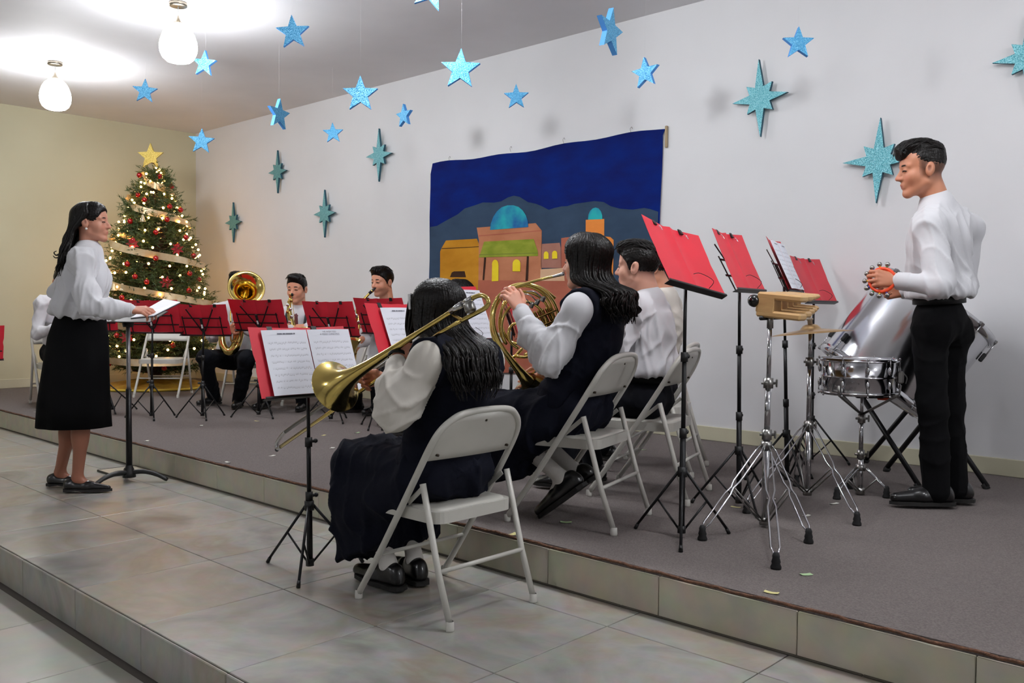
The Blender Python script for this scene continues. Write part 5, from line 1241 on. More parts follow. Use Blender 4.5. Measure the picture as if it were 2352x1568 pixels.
def person(label, J, face, skin=(205, 150, 122), hs=1., fem=False, shirt=None, vest=False, bottom='trousers', hands={}, hair=None, h=.0085, pitch=0., wa=.135, neck=None, fold=(.006, 18.), puff=0., full=0., belt=False, socks=False, shoes=True, tint={}, hh=.0048, tw=(.082, .062, .058, .056), sleeve=(.058, .050, .037), shoe_kw={}, hu=(0, 0, 1), bmat=None, tuck=True, nose=1.):
    global NP; NP += 1
    base = lerp(J['anl'], J['anr'], .5) if 'anl' in J else J['pel']
    e = empty('person', (base[0], base[1], 0 if base[1] < YE else SZ), label, 'person')
    fd = nrm(np.asarray(face)-A(0, 0, math.tan(pitch))*1.); F_ = head_frame(fd, hu); c = J['head']
    hp, L = head_prims(c, F_, hs, fem, nose); nr = (.047 if fem else .054)*hs
    hp.append(cap(L(0, -.030, -.05), J['nk'], nr, nr*1.12, .02)); hp.append(cap(J['nk'], J['nk']-A(0, 0, .05), nr*1.1, nr*1.1, .02))
    V, Q = sdf_mesh(hp, hh*hs, 1); cols = [tint_head(V, c, F_, hs, skin, (24, 17, 15), **tint)]; parts = [(V, Q)]; sk = np.array(lin(skin)[:3])
    for s_, (d, n, cu, th) in hands.items():
        w = J['wr'+s_]; P = hand_prims(w, d, n, s_, cu, th, hs*.97); P.append(cap(lerp(w, J['el'+s_], .05), lerp(w, J['el'+s_], .4), .026*hs, .034*hs, .02))
        v, q = sdf_mesh(P, .0042 if hh < .006 else .0055, 1); parts.append((v, q)); cols.append(np.tile(sk*A(1.02, .95, .93), (len(v), 1)))
    tp, ax3 = torso_prims(J, -.02, wa, fem); bp = list(tp)
    for s_ in 'lr':
        bp += [cap(J['sh'+s_], J['el'+s_], .04, .035, .02), cap(J['el'+s_], lerp(J['el'+s_], J['wr'+s_], .8), .034, .028, .02)]
        if 'kn'+s_ in J:
            if bottom == 'skirt': bp += [cap(J['hip'+s_], J['kn'+s_], .055, .045, .03)]
            else: bp += [cap(J['hip'+s_], J['kn'+s_], .06, .045, .03), cap(J['kn'+s_], lerp(J['kn'+s_], J['an'+s_], .85), .042, .03, .02)]
    v, q = sdf_mesh(bp, .022, 1); parts.append((v, q)); cols.append(np.tile(sk, (len(v), 1)))
    if bottom == 'skirt':
        lp = []
        for s_ in 'lr':
            k_, a_ = J['kn'+s_], J['an'+s_]; bk = nrm(np.cross(np.cross(nrm(J['toe'+s_]), A(0, 0, 1)), nrm(k_-a_)))*-1
            lp += [cap(lerp(J['hip'+s_], k_, .6), k_, .062, .050, .03), cap(k_, a_, .047, .030, .02), ell(lerp(k_, a_, .32)-nrm(J['toe'+s_])*.012, A(.045, .045, .10), None, .03), cap(a_, a_+nrm(J['toe'+s_])*.06-A(0, 0, .045), .028, .022, .02)]
        v, q = sdf_mesh(lp, .008, 1)
        if socks: put('socks', (v, q), M_sock, e)
        else: parts.append((v, q)); cols.append(np.tile(sk*A(.62, .55, .5), (len(v), 1)))
    put('body', join(*parts), SKIN, e, np.concatenate(cols))
    # shirt
    sm = shirt or M_shirt; sp_, _ = torso_prims(J, .012, wa, fem, full=full); rt_, fw, up = ax3
    for s_ in 'lr': sp_ += sleeve_prims(J, s_, *sleeve, 0., puff)
    sp_.append(cap(J['nk']-up*.02, J['nk']+nrm(L(0, -.03, -.05)-J['nk'])*.02, nr*1.25, nr*1.12, .02))
    if tuck: sp_.append(half(lerp(J['pel'], J['nk'], .215 if belt else .13), -up, .012))
    fo_ = folds(NP*7, *fold); tq = torso_prims(J, .012, wa, fem, full=full)[0]; nk_ = J['nk']
    def dsp(V):
        m = np.clip((np.linalg.norm(V-nk_, axis=1)-.085)/.06, 0, 1)
        if vest: m = m*np.clip((field(tq, V)-.006)/.02, 0, 1)
        for s_ in 'lr': m = m*np.clip((np.linalg.norm(V-J['wr'+s_], axis=1)-.05)/.05, .15, 1)
        return fo_(V)*m
    so = put('shirt', sdf_mesh(sp_, h, 1, dsp), sm, e)
    na = nrm(L(0, -.03, -.05)-J['nk']); cr = nr*1.10
    MB().lathe([(cr*1.22, -.012), (cr*1.16, .012), (cr*1.05, .040), (cr*1.02, .042), (cr*.98, .02), (cr*1.0, -.01)], 20, J['nk']+na*.004, na).build('collar', sm, so)
    for s_ in 'lr':
        w, el_ = J['wr'+s_], J['el'+s_]; a_ = nrm(w-el_); r_ = sleeve[2]
        MB().lathe([(r_+.004, -.055), (r_+.006, -.05), (r_+.003, .004), (r_, .006), (r_-.004, -.002), (r_-.004, -.03)], 16, w, a_).build('cuff', sm, so)
    if vest:
        vp, _ = torso_prims(J, .026, wa+.006, fem)
        for s_ in 'lr': vp.append(ell(J['sh'+s_]+nrm(J['sh'+s_]-J['sh'+('r' if s_ == 'l' else 'l')])*.045, A(.052, .095, .11), frame(*ax3), .012, True))
        vp.append(cap(J['nk']+up*.01, J['nk']+up*.1, .074, .08, .012, True)); put('vest', sdf_mesh(vp, h, 1, folds(NP*5, .0035, 13.)), M_navy, e)
    if bottom == 'trousers':
        P = [ell(lerp(J['pel'], J['nk'], .02), A(wa+.020, .116, .125), frame(*ax3), .04)]
        for s_ in 'lr':
            P += [cap(J['hip'+s_], J['kn'+s_], tw[0], tw[1], .04), cap(J['kn'+s_], J['an'+s_]+A(0, 0, -.02), tw[2], tw[3], .03), ell(J['hip'+s_]-fw*.03, .074, None, .05)]
        put('trousers', sdf_mesh(P, h, 1, folds(NP*3, .0035, 14., A(1, 1, .4))), bmat or M_trs, e)
    if belt:
        cbt = lerp(J['pel'], J['nk'], .185); pts = []
        for t in np.linspace(0, 2*math.pi, 40, endpoint=False): pts.append(cbt+rt_*math.cos(t)*(wa+.016)+fw*math.sin(t)*.110)
        b_ = MB(); n_ = len(pts); V = []
        for o_, zz_ in ((0, -.018), (.004, -.017), (.004, .017), (0, .018)):
            for p in pts: V.append(p+nrm(p-cbt)*o_+up*zz_)
        b_.add(V, [(k*n_+i, k*n_+(i+1) % n_, (k+1)*n_+(i+1) % n_, (k+1)*n_+i) for k in range(3) for i in range(n_)], 0, True).build('belt', M_belt, e)
    if shoes and 'anl' in J:
        for s_ in 'lr': shoe(J, s_, e, fem=(bottom == 'skirt' and not socks), **shoe_kw)
    for g in (-1, 1):
        eb = MB(); ey = MB()
        eb.tube(spline([L(g*.010, .0865, .023), L(g*.024, .0865, .028), L(g*.040, .079, .0275), L(g*.052, .066, .022)], 4), np.interp(np.linspace(0, 1, 13), [0, .3, 1], [.0028, .0034, .0014])*hs, 6, flat=1.)
        ey.tube(spline([L(g*.018, .0855, .0), L(g*.026, .0885, .0035), L(g*.036, .0865, .0032), L(g*.045, .0775, -.001)], 4), np.array([.0012]+[.0024]*11+[.0012])*hs, 6)
        eb.build('eyebrow', M_hair, e); ey.build('eyelash', M_hair, e)
    if hair: hair(e, c, F_, hs)
    return e, F_, L, ax3
def frm(o, ang):
    f = A(math.cos(ang), math.sin(ang), 0); l = A(-f[1], f[0], 0); o = np.asarray(o, float)
    W = lambda a, b, z: A(o[0], o[1], 0)+f*a+l*b+A(0, 0, z)
    PL = lambda px, py, b: onplane(px, py, o+l*b, l)         # pixel on the plane `b` metres to the person's left
    return f, l, W, PL
FH = nrm(A(FF[0], FF[1], 0)); RH = nrm(A(RR[0], RR[1], 0)); DN = A(0, 0, -1); UP = A(0, 0, 1)

# --- conductor
D0 = 5.27; d = lambda x, y, o=0.: atd(x, y, D0+o); fC = nrm(RH+FH*.08)
fr_ = onz(178, 1131, 0); fl_ = onz(128, 1122, 0)+FH*.05
J = dict(pel=d(181, 752), nk=d(203, 577), head=d(211, 512), shr=d(190, 598, -.15), shl=d(205, 598, .15), elr=d(205, 702, -.24), wrr=d(298, 712, -.19), ell=d(133, 672, .24), wrl=d(205, 700, .26),
         hipr=d(180, 770, -.055), hipl=d(178, 770, .055), knr=d(192, 945, -.06), knl=d(168, 945, .07), anr=A(fr_[0], fr_[1], .088), anl=A(fl_[0], fl_[1], .088), toer=fC, toel=nrm(fC-FH*.1))
def hairC(e, c, F_, s):
    sp_ = [(d(183, 528, .0), .078, .052, -FH, -RH), (d(177, 550, .0), .085, .058, -FH, -RH), (d(169, 575, -.02), .090, .055, -FH, -RH), (d(161, 598, -.04), .088, .05, -FH, -RH), (d(154, 618, -.05), .075, .045, -FH, -RH), (d(149, 636, -.05), .05, .034, -FH, -RH)]
    long_hair(e, c, F_, s, sp_, 190, 3, .0085, .008, 18, open_=.56, cap_line=((0, .086, .078), (0, .030, -.03)), ears=True)
    for k, pts in enumerate(([(160, 560, 0), (142, 578, 0), (130, 586, 0), (124, 580, 0), (130, 576, 0)], [(158, 570, 0), (140, 588, 0), (128, 592, .0), (122, 587, 0)])):
        mb = MB().tube(spline([d(*q) for q in pts], 5), np.linspace(.007, .002, 5*(len(pts)-1)+1), 6); mb.build('stray_lock', M_hair, e)
    MB().ball(c+F_@(A(.083, -.004, -.042)*s), .007, 10, 8).build('pearl_earring', mat('pearl', (235, 232, 225), .2, coat=.5), e)
pe, F_, L_, ax3 = person('woman conductor in white blouse and long black skirt, standing on the tiles', J, fC, (192, 134, 110), .945, True, None, False, 'skirt', {'r': (nrm(RH+UP*.02+FH*.1), nrm(DN*.8+FH*.5), (.45, .5, .55, .6), .5), 'l': (nrm(RH+UP*.2), DN, (.5, .5, .5, .5), .4)}, hairC, wa=.118, puff=.06, full=.022, shoe_kw=dict(sc_=1.06), h=.008, fold=(.0075, 20.), sleeve=(.052, .052, .038), hu=(0, 0, 1), pitch=-.03)
rings = [(d(186, 703), .118, .108), (d(184, 735), .145, .128), (d(180, 775), .168, .145), (d(174, 860), .186, .160), (d(170, 925), .20, .168), (d(170, 979), .208, .172), (d(170, 977), .198, .164)]
V = []; n_ = 72
for k, (c_, rx, ry) in enumerate(rings):
    for i in range(n_):
        t = 2*math.pi*i/n_; w = 1+.025*max(0, k-1)/4*math.sin(t*7+.5)+.012*max(0, k-1)/4*math.sin(t*13)
        V.append(c_+RH*math.cos(t)*rx*w+FH*math.sin(t)*ry*w)
raw('skirt', V, [(k*n_+i, k*n_+(i+1) % n_, (k+1)*n_+(i+1) % n_, (k+1)*n_+i) for k in range(len(rings)-1) for i in range(n_)], M_black, pe)
# open score on the conductor's desk
sc0 = empty('conductor_score', tuple(desk_c), 'open white score booklet lying on the conductor stand under her hand', 'booklet')
pA = [d(300, 733, -.1), d(352, 741-13, -.22), d(414, 697, .02), d(376, 690, .15)]
for k, (off_, nm_) in enumerate(((0, 'page_block'), (.006, 'top_page'))):
    V = [p+A(0, 0, off_) for p in pA]+[p+A(0, 0, off_+.004) for p in pA]
    raw(nm_, V, [(0, 3, 2, 1), (4, 5, 6, 7), (0, 1, 5, 4), (1, 2, 6, 5), (2, 3, 7, 6), (3, 0, 4, 7)], M_paper if k else mat('dark_cover', (50, 50, 60), .6), sc0, None, False)

# --- percussionist
D0 = 4.27; d = lambda x, y, o=0.: atd(x, y, D0+o); fB = nrm(-RH*.86+FH*.5); rB = nrm(FH*.86+RH*.5)
f1 = onz(2150, 1166, SZ); f2 = onz(2200, 1160, SZ)+FH*.03
J = dict(pel=d(2158, 738, .06), nk=d(2152, 470, .03), head=d(2116, 392, .03), shl=d(2135, 522, -.10), shr=d(2222, 527, .20), ell=d(2158, 655, -.20), wrl=d(2062, 645, -.10), elr=d(2215, 655, .22), wrr=d(2075, 668, .20),
         hipl=d(2136, 760, .0), hipr=d(2182, 760, .12), knl=d(2142, 935, .0), knr=d(2180, 935, .12), anl=A(f1[0], f1[1], SZ+.10), anr=A(f2[0], f2[1], SZ+.10), toel=nrm(-RH+FH*.05), toer=nrm(-RH+FH*.35))
fT = nrm(-RH+FH*.12)
person('standing percussionist in white shirt and black trousers holding a jingle ring', J, fT, (190, 128, 98), 1.05, False, None, False, 'trousers',
       {'l': (nrm(-RH*.9+UP*.15+FH*.1), nrm(FH+DN*.2), (.75, .8, .85, .9), .6), 'r': (nrm(-RH*.9-UP*.05), nrm(-FH*.8+UP*.3), (.6, .65, .7, .7), .5)}, lambda e, c, F_, s: short_hair(e, c, F_, s, 'fade', .005), h=.0075, pitch=.10, wa=.122, belt=True, fold=(.0068, 16.), full=.020, bmat=M_black, tint=dict(fade=.75, eyes=True), hh=.0043, tw=(.079, .066, .065, .060), sleeve=(.066, .056, .038), shoe_kw=dict(sc_=1.16))
# jingle ring in his hands
tc_ = d(2026, 643, -.08); tn = nrm(-FH*.80-RH*.55+UP*.2); tx = nrm(np.cross(UP, tn)); ty = np.cross(tn, tx)
e = empty('jingle_ring', tuple(tc_), 'orange jingle ring with small metal bells in the percussionist hands', 'jingle ring'); Rj = .055
MB().tube([tc_+(tx*math.cos(t)+ty*math.sin(t))*Rj for t in np.linspace(math.radians(20), math.radians(345), 40)], .0085, 10).build('ring_handle', mat('orange_plastic', (232, 72, 30), .35), e)
cl_ = [mat('band_green', (40, 150, 90), .5), mat('band_yellow', (220, 190, 40), .5), mat('band_blue', (40, 70, 170), .5)]
for k in range(9):
    t = math.radians(75+27*k); p_ = tc_+(tx*math.cos(t)+ty*math.sin(t))*(Rj+.022)
    b_ = MB().ball(p_, .0115, 12, 8).build('bell', M_chr2, e); MB().cyl(tc_+(tx*math.cos(t)+ty*math.sin(t))*(Rj+.004), p_, .005, 8).build('band', cl_[k % 3], b_)

# --- trombone player
cx, cy = -2.466, 2.268; f_, l_, W, PL = frm((cx, cy, 0), math.pi)
nk = PL(1046, 806, 0.); hd = PL(1004, 722, 0.)
nf = onz(893, 1352, 0); ff2 = onz(952, 1338, 0)
J = dict(pel=W(.045, 0, .50), nk=nk, head=hd, shl=PL(985, 832, .155), shr=nk+A(-.01, .165, -.045), ell=PL(905, 952, .26), wrl=PL(912, 838, .16), elr=nk+A(-.20, .17, -.27), wrr=PL(893, 876, -.02),
         hipl=W(.0, .085, .485), hipr=W(.0, -.085, .485), knl=W(.42, .10, .475), knr=W(.42, -.10, .475), anl=A(nf[0], nf[1], .095), anr=A(ff2[0], ff2[1], .095), toel=nrm(f_+l_*.02), toer=nrm(f_*.9+A(0, .25, 0)))
def hairT(e, c, F_, s):
    Dn = proj(c)[2]; q = lambda x, y, o: atd(x, y, Dn+o); bk = -f_; rt_ = -l_; b2 = nrm(-f_*.8+l_*.35); r2 = nrm(-l_*.9-f_*.3)
    g_ = lambda z, o, b: nk+A(0, 0, z)+bk*o+l_*b
    sp_ = [(q(1012, 735, 0), .105, .088, rt_, bk), (q(1028, 765, -.02), .118, .088, rt_, bk), (g_(.015, .085, .03), .120, .070, rt_, bk), (g_(-.04, .130, .04), .120, .055, rt_, bk), (g_(-.085, .150, .04), .118, .048, rt_, bk), (g_(-.13, .158, .04), .108, .042, rt_, bk), (g_(-.165, .160, .04), .085, .034, rt_, bk)]
    long_hair(e, c, F_, s*1.04, sp_, 300, 5, .0075, .011, 20, open_=.78, cap_line=((0, .088, .072), (0, .02, -.12)))
    p1, p2 = c+F_@A(-.080, .055, .075), c+F_@A(-.086, .062, .030)
    MB().box((p1+p2)/2, (.006, .012, .06), F_, .002).build('hair_clip', mat('white_clip', (220, 222, 226), .3), e)
    for k in range(7):
        a0 = c+F_@(A(-.075+.008*(k % 3), .078-.006*k, .03)); MB().tube(spline([c+F_@A(-.06, .075, .08), a0, a0+A(.0, 0, -.07)+f_*.012, a0+A(0, 0, -.13)+f_*(.0+.006*k), a0+A(0, 0, -.17-.01*k)+f_*.02], 5), np.linspace(.008, .003, 21), 5).build('face_lock', M_hair, e)
pe, F_, L_, ax3 = person('long-haired girl in navy vest and skirt playing the trombone, in the foreground', J, nrm(f_-l_*.02), (196, 138, 112), .98, True, M_shirt2, True, 'none', {'l': (nrm(f_*.05+UP*.75-l_*.5), nrm(-l_*.6+f_*.5), (.9, .95, 1., 1.), .7), 'r': (nrm(f_*.9+UP*.15+l_*.3), nrm(l_*.8+DN*.3), (.8, .9, .9, .9), .5)}, hairT, wa=.138, puff=.12, h=.0075, fold=(.0075, 16.), pitch=.08, hh=.0055, shoe_kw=dict(sc_=1.12), sleeve=(.066, .062, .040))
MB().lathe([(.036, -.008), (.037, -.006), (.037, .006), (.036, .008)], 14, lerp(J['wrl'], J['ell'], -.18), nrm(J['wrl']-J['ell'])).build('wrist_band', M_belt, pe)
def seated_skirt(J, hem, f_, l_, name_parent, mid=None, drop=.36, flare=.06, h=.009, seed=3):
    kc = lerp(J['knl'], J['knr'], .5); hc = lerp(J['hipl'], J['hipr'], .5); P = [ell(J['pel']+A(0, 0, -.0), A(.165, .145, .115), frame(l_, f_, UP), .05)]
    for g in (-1, -.67, -.33, 0, .33, .67, 1):
        a, b = hc+l_*g*.10, kc+l_*g*.118; P.append(cap(a, b+f_*.03, .086, .068, .04))
        lo_ = b+f_*(.015+hem[0])+A(0, 0, -drop-.10); P.append(cap(b+f_*.03, lo_+l_*g*flare, .064, .040, .05)); P.append(cap(b-f_*.10-A(0, 0, .04), lo_-f_*(.16+hem[1])+l_*g*flare*.7, .055, .04, .05))
    for g in (-1, 1):
        P.append(cap(hc+l_*g*.12-f_*.02, kc+l_*g*.14-A(0, 0, .15), .06, .05, .06)); P.append(cap(kc+l_*g*.13-A(0, 0, .05), kc+l_*g*(.13+flare)-f_*.10-A(0, 0, drop+.08), .05, .045, .06)); P.append(cap(hc+l_*g*.12+f_*.12-A(0, 0, .02), kc+l_*g*.13-f_*.16-A(0, 0, drop*.8), .05, .04, .06))
    for g in (-1, 1): P.append(cap(hc+l_*g*.16+f_*.06-A(0, 0, .07), kc+l_*g*.17-f_*.03-A(0, 0, .12), .056, .056, .05)); P.append(cap(hc+l_*g*.15+f_*.10-A(0, 0, .08), kc+l_*g*.16-f_*.05-A(0, 0, .2), .05, .05, .05))
    P.append(half(kc+A(0, 0, -drop-.012), -UP+f_*hem[2], .01))
    return put('skirt', sdf_mesh(P, h, 1, folds(seed, .011, 12., A(1, 1, .12))), M_navy, name_parent)
def socks_legs(J, e):
    lp = []
    for s_ in 'lr': k_, a_ = J['kn'+s_], J['an'+s_]; lp += [cap(k_, a_, .047, .033, .02), ell(lerp(k_, a_, .34)-nrm(J['toe'+s_]*A(1, 1, 0))*.012, A(.048, .048, .10), None, .03), cap(a_, a_+nrm(J['toe'+s_])*.06-A(0, 0, .045), .030, .024, .02)]
    put('socks', sdf_mesh(lp, .008, 1), M_sock, e)
socks_legs(J, pe); seated_skirt(J, (.0, .0, -.42), f_, l_, pe, drop=.36, flare=.02)

# --- French horn player
f_, l_, W, PL = frm((-2.51, 3.115, 0), math.radians(195))
nk = PL(1378, 690, 0.); hd = PL(1345, 603, 0.)
fo = PL(1292, 1098, .10)
J = dict(pel=W(.055, 0, SZ+.50), nk=nk, head=hd, shl=PL(1330, 712, .165), shr=nk-l_*.165+A(0, 0, -.045), ell=PL(1258, 830, .22), wrl=PL(1197, 716, .17), elr=nk-l_*.22+f_*.05+A(0, 0, -.31), wrr=nk-l_*.05+f_*.26+A(0, 0, -.33),
         hipl=W(.0, .085, SZ+.485), hipr=W(.0, -.085, SZ+.485), knl=W(.44, .10, SZ+.46), knr=W(.44, -.10, SZ+.46), anl=fo, anr=fo-l_*.2+f_*.03, toel=nrm(f_*.80+DN*.62), toer=nrm(f_*.8+DN*.6))
def hairH(e, c, F_, s):
    Dn = proj(c)[2]; q = lambda x, y, o: atd(x, y, Dn+o); bk = -f_; rt_ = -l_; b2 = nrm(-f_*.8+l_*.35); r2 = nrm(-l_*.9-f_*.3)
    g_ = lambda z, o, b: nk+A(0, 0, z)+bk*o+l_*b
    sp_ = [(q(1354, 618, 0), .100, .088, rt_, bk), (q(1363, 648, -.02), .114, .086, rt_, bk), (g_(.035, .085, .02), .116, .070, rt_, bk), (g_(-.005, .105, .04), .114, .062, rt_, bk), (g_(-.04, .118, .045), .110, .056, rt_, bk), (g_(-.07, .125, .045), .098, .05, rt_, bk), (g_(-.10, .128, .045), .075, .04, rt_, bk)]
    long_hair(e, c, F_, s*1.03, sp_, 260, 9, .0085, .014, 17, open_=.74, cap_line=((0, .086, .070), (0, .03, -.12)))
M_hair2 = M_hair
pe, F_, L_, ax3 = person('girl in navy vest with wavy dark hair playing the French horn', J, f_, (216, 160, 136), .97, True, M_shirt, True, 'none', {'l': (nrm(UP*.85-RH*.45+FH*.1), nrm(FH*.75-RH*.45), (.50, .55, .58, .55), .1), 'r': (nrm(f_*.8+DN*.5), nrm(l_*.9+UP*.1), (.3, .3, .3, .3), .2)}, hairH, wa=.135, puff=.06, h=.0072, fold=(.0085, 18.), pitch=.02, hh=.0055, shoe_kw=dict(sc_=1.1), sleeve=(.062, .056, .038))
socks_legs(J, pe); seated_skirt(J, (-.08, -.02, -.25), f_, l_, pe, drop=.30, flare=.02, seed=8)

# --- boys beside her
def seated(org, ang, z0, nkp, hdp, lean=0., hw=.19, px=None):
    f_, l_, W, PL = frm(org, ang); nk = PL(*nkp, 0.); hd = PL(*hdp, 0.)
    J = dict(pel=W(.03, 0, z0+.50), nk=nk, head=hd, shl=nk+l_*hw+A(0, 0, -.05)+f_*.02, shr=nk-l_*hw+A(0, 0, -.05)+f_*.02, hipl=W(.02, .09, z0+.47), hipr=W(.02, -.09, z0+.47), knl=W(.44, .13, z0+.47), knr=W(.44, -.13, z0+.47), anl=W(.40, .13, z0+.10), anr=W(.36, -.13, z0+.10), toel=nrm(f_+l_*.15), toer=nrm(f_-l_*.15))
    for s_, g in (('l', 1), ('r', -1)): J['el'+s_] = J['sh'+s_]+l_*g*.06+f_*.08+A(0, 0, -.26); J['wr'+s_] = nk+l_*g*.08+f_*.34+A(0, 0, -.22)
    return J, f_, l_
HD = lambda f_, l_, g: (nrm(f_*.6+UP*.5-l_*g*.5), nrm(-l_*g*.8+f_*.3), (.6, .6, .65, .7), .4)
J, f_, l_ = seated((-2.60, 3.80, 0), math.radians(197), SZ, (1493, 690), (1464, 614), hw=.185)
J['shl'] = J['shl']+f_*.02
person('boy in white shirt and dark trousers seated behind the French horn player', J, f_, (212, 158, 136), 1.04, False, None, False, 'trousers', {'l': HD(f_, l_, 1), 'r': HD(f_, l_, -1)}, lambda e, c, F_, s: short_hair(e, c, F_, s, 'low', .006), wa=.138, belt=True, full=.022, fold=(.0095, 16.), h=.0085, tint=dict(fade=.8), hh=.0052, sleeve=(.064, .055, .038))
J, f_, l_ = seated((-2.98, 4.42, 0), math.radians(199), SZ, (1528, 684), (1508, 615), hw=.185)
person('white-shirted boy farthest back on the right, mostly hidden by the boy in front', J, f_, (196, 138, 110), 1.0, False, M_shirt2, False, 'trousers', {'l': HD(f_, l_, 1), 'r': HD(f_, l_, -1)}, lambda e, c, F_, s: short_hair(e, c, F_, s, 'low', .008), wa=.135, fold=(.005, 17.), h=.011, hh=.007, tint=dict(fade=.6))

# --- the wind players by the wall
def facing(D, fdir, px, seat_dir=None):
    """front-on sitter from pixels; every entry (x, y, depth offset)"""
    return {k: atd(v[0], v[1], D+(v[2] if len(v) > 2 else 0.)) for k, v in px.items()}
def feet(J, pl, pr, dl, dr):
    for s_, p, dd in (('l', pl, dl), ('r', pr, dr)): q = onz(p[0], p[1], SZ); J['an'+s_] = A(q[0], q[1], SZ+.095); J['toe'+s_] = nrm(dd)
# euphonium (his left side is image right)
J = facing(8.25, None, dict(pel=(535, 822, .12), nk=(545, 700, .08), head=(545, 657, .05), shr=(500, 714, .06), shl=(592, 714, .06), elr=(487, 772, -.08), ell=(603, 772, -.08), wrr=(525, 757, -.30), wrl=(568, 760, -.25), hipr=(514, 824, .08), hipl=(558, 824, .08), knr=(470, 820, -.28), knl=(568, 822, -.34)))
feet(J, (548, 936), (492, 930), nrm(-FH+RH*.05), nrm(-FH-RH*.75)); fE = nrm(-FH)
person('player in white shirt and dark trousers hidden behind the big brass bell', J, fE, (190, 132, 104), 1.0, False, None, False, 'trousers', {'r': (nrm(RH*.7+UP*.3-FH*.2), nrm(RH*.3-FH*.5), (.6, .6, .6, .6), .4), 'l': (nrm(-RH*.7+UP*.3), nrm(FH), (.5, .5, .5, .5), .4)}, lambda e, c, F_, s: short_hair(e, c, F_, s, 'plain', .009), wa=.135, h=.012, hh=.0075, tw=(.088, .068, .066, .058), fold=(.006, 17.))
# small saxophone
J = facing(8.15, None, dict(pel=(684, 836, .15), nk=(686, 712, .06), head=(682, 664, .0), shr=(648, 723, .05), shl=(727, 724, .06), elr=(640, 775, -.05), ell=(728, 778, -.04), wrr=(668, 755, -.28), wrl=(706, 750, -.26), hipr=(664, 838, .1), hipl=(706, 838, .1), knr=(610, 828, -.30), knl=(690, 832, -.36)))
feet(J, (694, 942), (608, 938), nrm(-FH), nrm(-FH-RH*.3))
def tieS(J, e, w=.032, ln=.30):
    fw_ = nrm(np.cross(nrm(J['nk']-J['pel']), nrm(J['shr']-J['shl']))); up = nrm(J['nk']-J['pel']); rt_ = np.cross(fw_, up); V = []
    for k, (t, ww, ou) in enumerate(((-.005, .014, .078), (-.03, .019, .096), (-.045, .013, .104), (-.14, .026, .128), (-.26, .036, .125), (-ln, .034, .12), (-ln-.03, .002, .12))):
        c_ = J['nk']+up*t+fw_*ou; V += [c_-rt_*ww, c_+rt_*ww, c_+fw_*.008]
    n_ = len(V)//3; Fc = []
    for k in range(n_-1): a = 3*k; Fc += [(a, a+2, a+5, a+3), (a+2, a+1, a+4, a+5)]
    raw('tie', V, Fc, M_tie, e, None, True)
pe, F_, L_, ax3 = person('boy in white shirt and dark red tie playing the smaller saxophone', J, nrm(-FH-RH*.22), (206, 146, 118), 1.04, False, None, False, 'trousers', {'r': (nrm(RH*.6-UP*.3-FH*.3), nrm(-FH*.4+RH*.3), (.5, .5, .5, .5), .4), 'l': (nrm(-RH*.95-UP*.1-FH*.2), nrm(FH*.5-UP*.6), (.45, .5, .5, .5), .4)}, lambda e, c, F_, s: short_hair(e, c, F_, s, 'quiff', .008), wa=.135, h=.012, hh=.006, pitch=.12, fold=(.005, 17.), tw=(.088, .068, .066, .058))
tieS(J, pe)
up = ax3[2]
for g in (-1, 1):
    b0 = J['nk']+ax3[0]*g*.085+ax3[1]*.05+up*.015; MB().tube([b0, b0+ax3[1]*.075-up*.06+ax3[0]*g*.004, b0+ax3[1]*.085-up*.3-ax3[0]*g*.03], .012, 6, flat=.4).build('harness_strap', mat('black_webbing', (18, 24, 26), .7), pe)
# large saxophone
J = facing(7.95, None, dict(pel=(880, 850, .1), nk=(889, 700, .06), head=(878, 648, .02), shr=(850, 716, -.02), shl=(922, 718, .12), elr=(838, 782, -.12), ell=(925, 785, .02), wrr=(822, 790, -.28), wrl=(836, 745, -.22), hipr=(862, 852, .05), hipl=(896, 852, .12), knr=(812, 882, -.22), knl=(868, 888, -.34)))
feet(J, (868, 952), (818, 946), nrm(-FH*.8-RH*.6), nrm(-FH*.6-RH*.8))
pe, F_, L_, ax3 = person('man in white shirt and maroon tie playing the larger saxophone', J, nrm(-FH*.80-RH*.62), (204, 144, 116), 1.06, False, None, False, 'trousers', {'r': (nrm(-RH*.4-UP*.5), nrm(-RH*.2-FH*.6), (.6, .6, .6, .6), .4), 'l': (nrm(-RH*.9+UP*.05), nrm(FH*.6), (.6, .6, .6, .6), .4)}, lambda e, c, F_, s: short_hair(e, c, F_, s, 'plain', .008), wa=.138, h=.012, hh=.006, pitch=.10, fold=(.005, 17.), tint=dict(stub=.35), tw=(.088, .070, .068, .06))
tieS(J, pe, ln=.40)
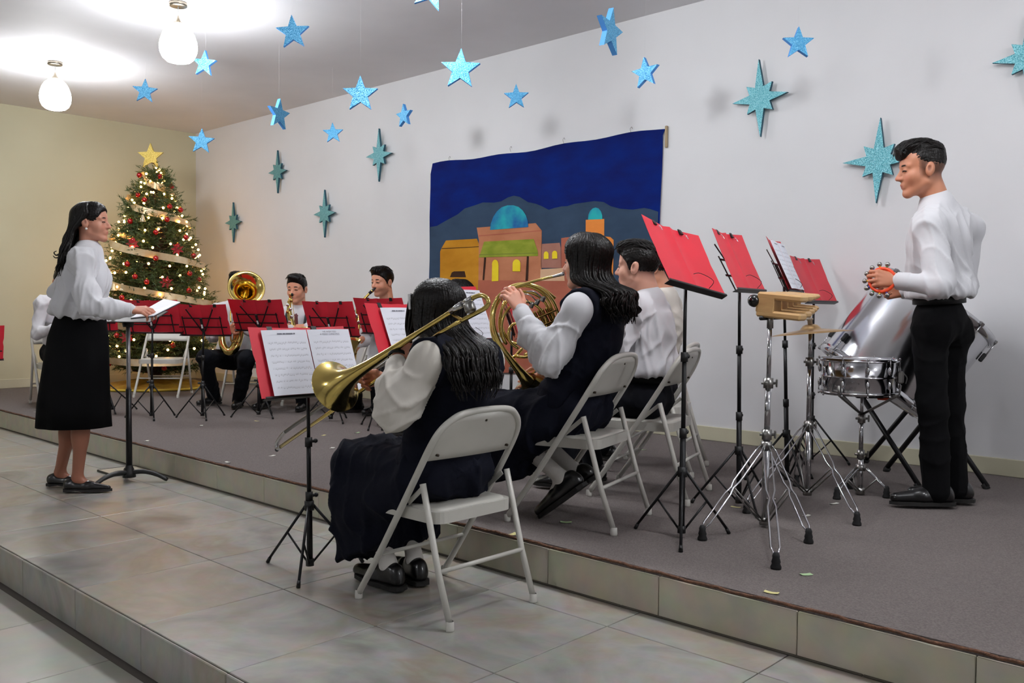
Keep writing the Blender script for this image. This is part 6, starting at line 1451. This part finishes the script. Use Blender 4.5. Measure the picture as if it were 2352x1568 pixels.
# half-hidden player behind the sheets
f_, l_, W, PL = frm((-4.9, 4.75, 0), math.radians(-120)); hd = atd(1052, 680, 6.75); nk = hd+A(0, 0, -.155)-f_*.03
J = dict(pel=A(nk[0], nk[1], SZ+.5)-f_*.03, nk=nk, head=hd)
for s_, g in (('l', 1), ('r', -1)):
    J['sh'+s_] = nk+l_*g*.16+A(0, 0, -.05); J['el'+s_] = J['sh'+s_]+l_*g*.05+f_*.08+A(0, 0, -.26); J['wr'+s_] = atd(1136, 815, 6.3) if s_ == 'l' else nk+f_*.3-l_*.02+A(0, 0, -.25)
    o_ = A(nk[0], nk[1], 0); J['hip'+s_] = o_+l_*g*.085+A(0, 0, SZ+.47); J['kn'+s_] = o_+l_*g*.11+f_*.42+A(0, 0, SZ+.46); J['an'+s_] = o_+l_*g*.11+f_*.40+A(0, 0, SZ+.095); J['toe'+s_] = f_
def hairN(e, c, F_, s):
    sp_ = [(c-f_*.02+A(0, 0, -.02-.055*k), .095, .075, -l_, -f_) for k in range(5)]; long_hair(e, c, F_, s, sp_, 90, 4, .011, .006, 12, open_=.6, h=.009)
pe, F_, L_, ax3 = person('dark-haired seated player half hidden behind the white music sheets', J, f_, (190, 134, 108), .97, True, None, True, 'trousers', {'l': HD(f_, l_, 1), 'r': HD(f_, l_, -1)}, hairN, h=.013, hh=.008, bmat=M_navy)
yc = J['wrl']; e = empty('yellow_card', tuple(yc), 'small bright yellow card in the hidden player hand, beside the horn', 'card')
MB().box(yc+A(0, 0, .03), (.006, .06, .09), frame(nrm(FH), nrm(RH), UP), .001).build('card_face', mat('yellow_card', (222, 210, 50), .6), e); MB().box(yc+A(0, 0, .03)+FH*.004, (.003, .064, .094), frame(nrm(FH), nrm(RH), UP), .001).build('card_backing', M_paper, e)
# far left
f_, l_, W, PL = frm((-8.86, 3.22, 0), math.radians(-8)); nk = W(.10, 0, SZ+.99); 
J = dict(pel=W(.0, 0, SZ+.50), nk=nk, head=nk+A(0, 0, .16)+f_*.04)
for s_, g in (('l', 1), ('r', -1)):
    J['sh'+s_] = nk+l_*g*.17+A(0, 0, -.05); J['el'+s_] = J['sh'+s_]+l_*g*.06+f_*.06+A(0, 0, -.27); J['wr'+s_] = nk+f_*.30+l_*g*.08+A(0, 0, -.25)
    J['hip'+s_] = W(.02, g*.09, SZ+.47); J['kn'+s_] = W(.44, g*.11, SZ+.47); J['an'+s_] = W(.40, g*.11, SZ+.095); J['toe'+s_] = f_
person('white-shirted player seated at the left end of the stage behind the conductor', J, f_, (196, 138, 110), .98, False, None, False, 'trousers', {'l': HD(f_, l_, 1), 'r': HD(f_, l_, -1)}, lambda e, c, F_, s: short_hair(e, c, F_, s, 'plain', .009), h=.013, hh=.008)
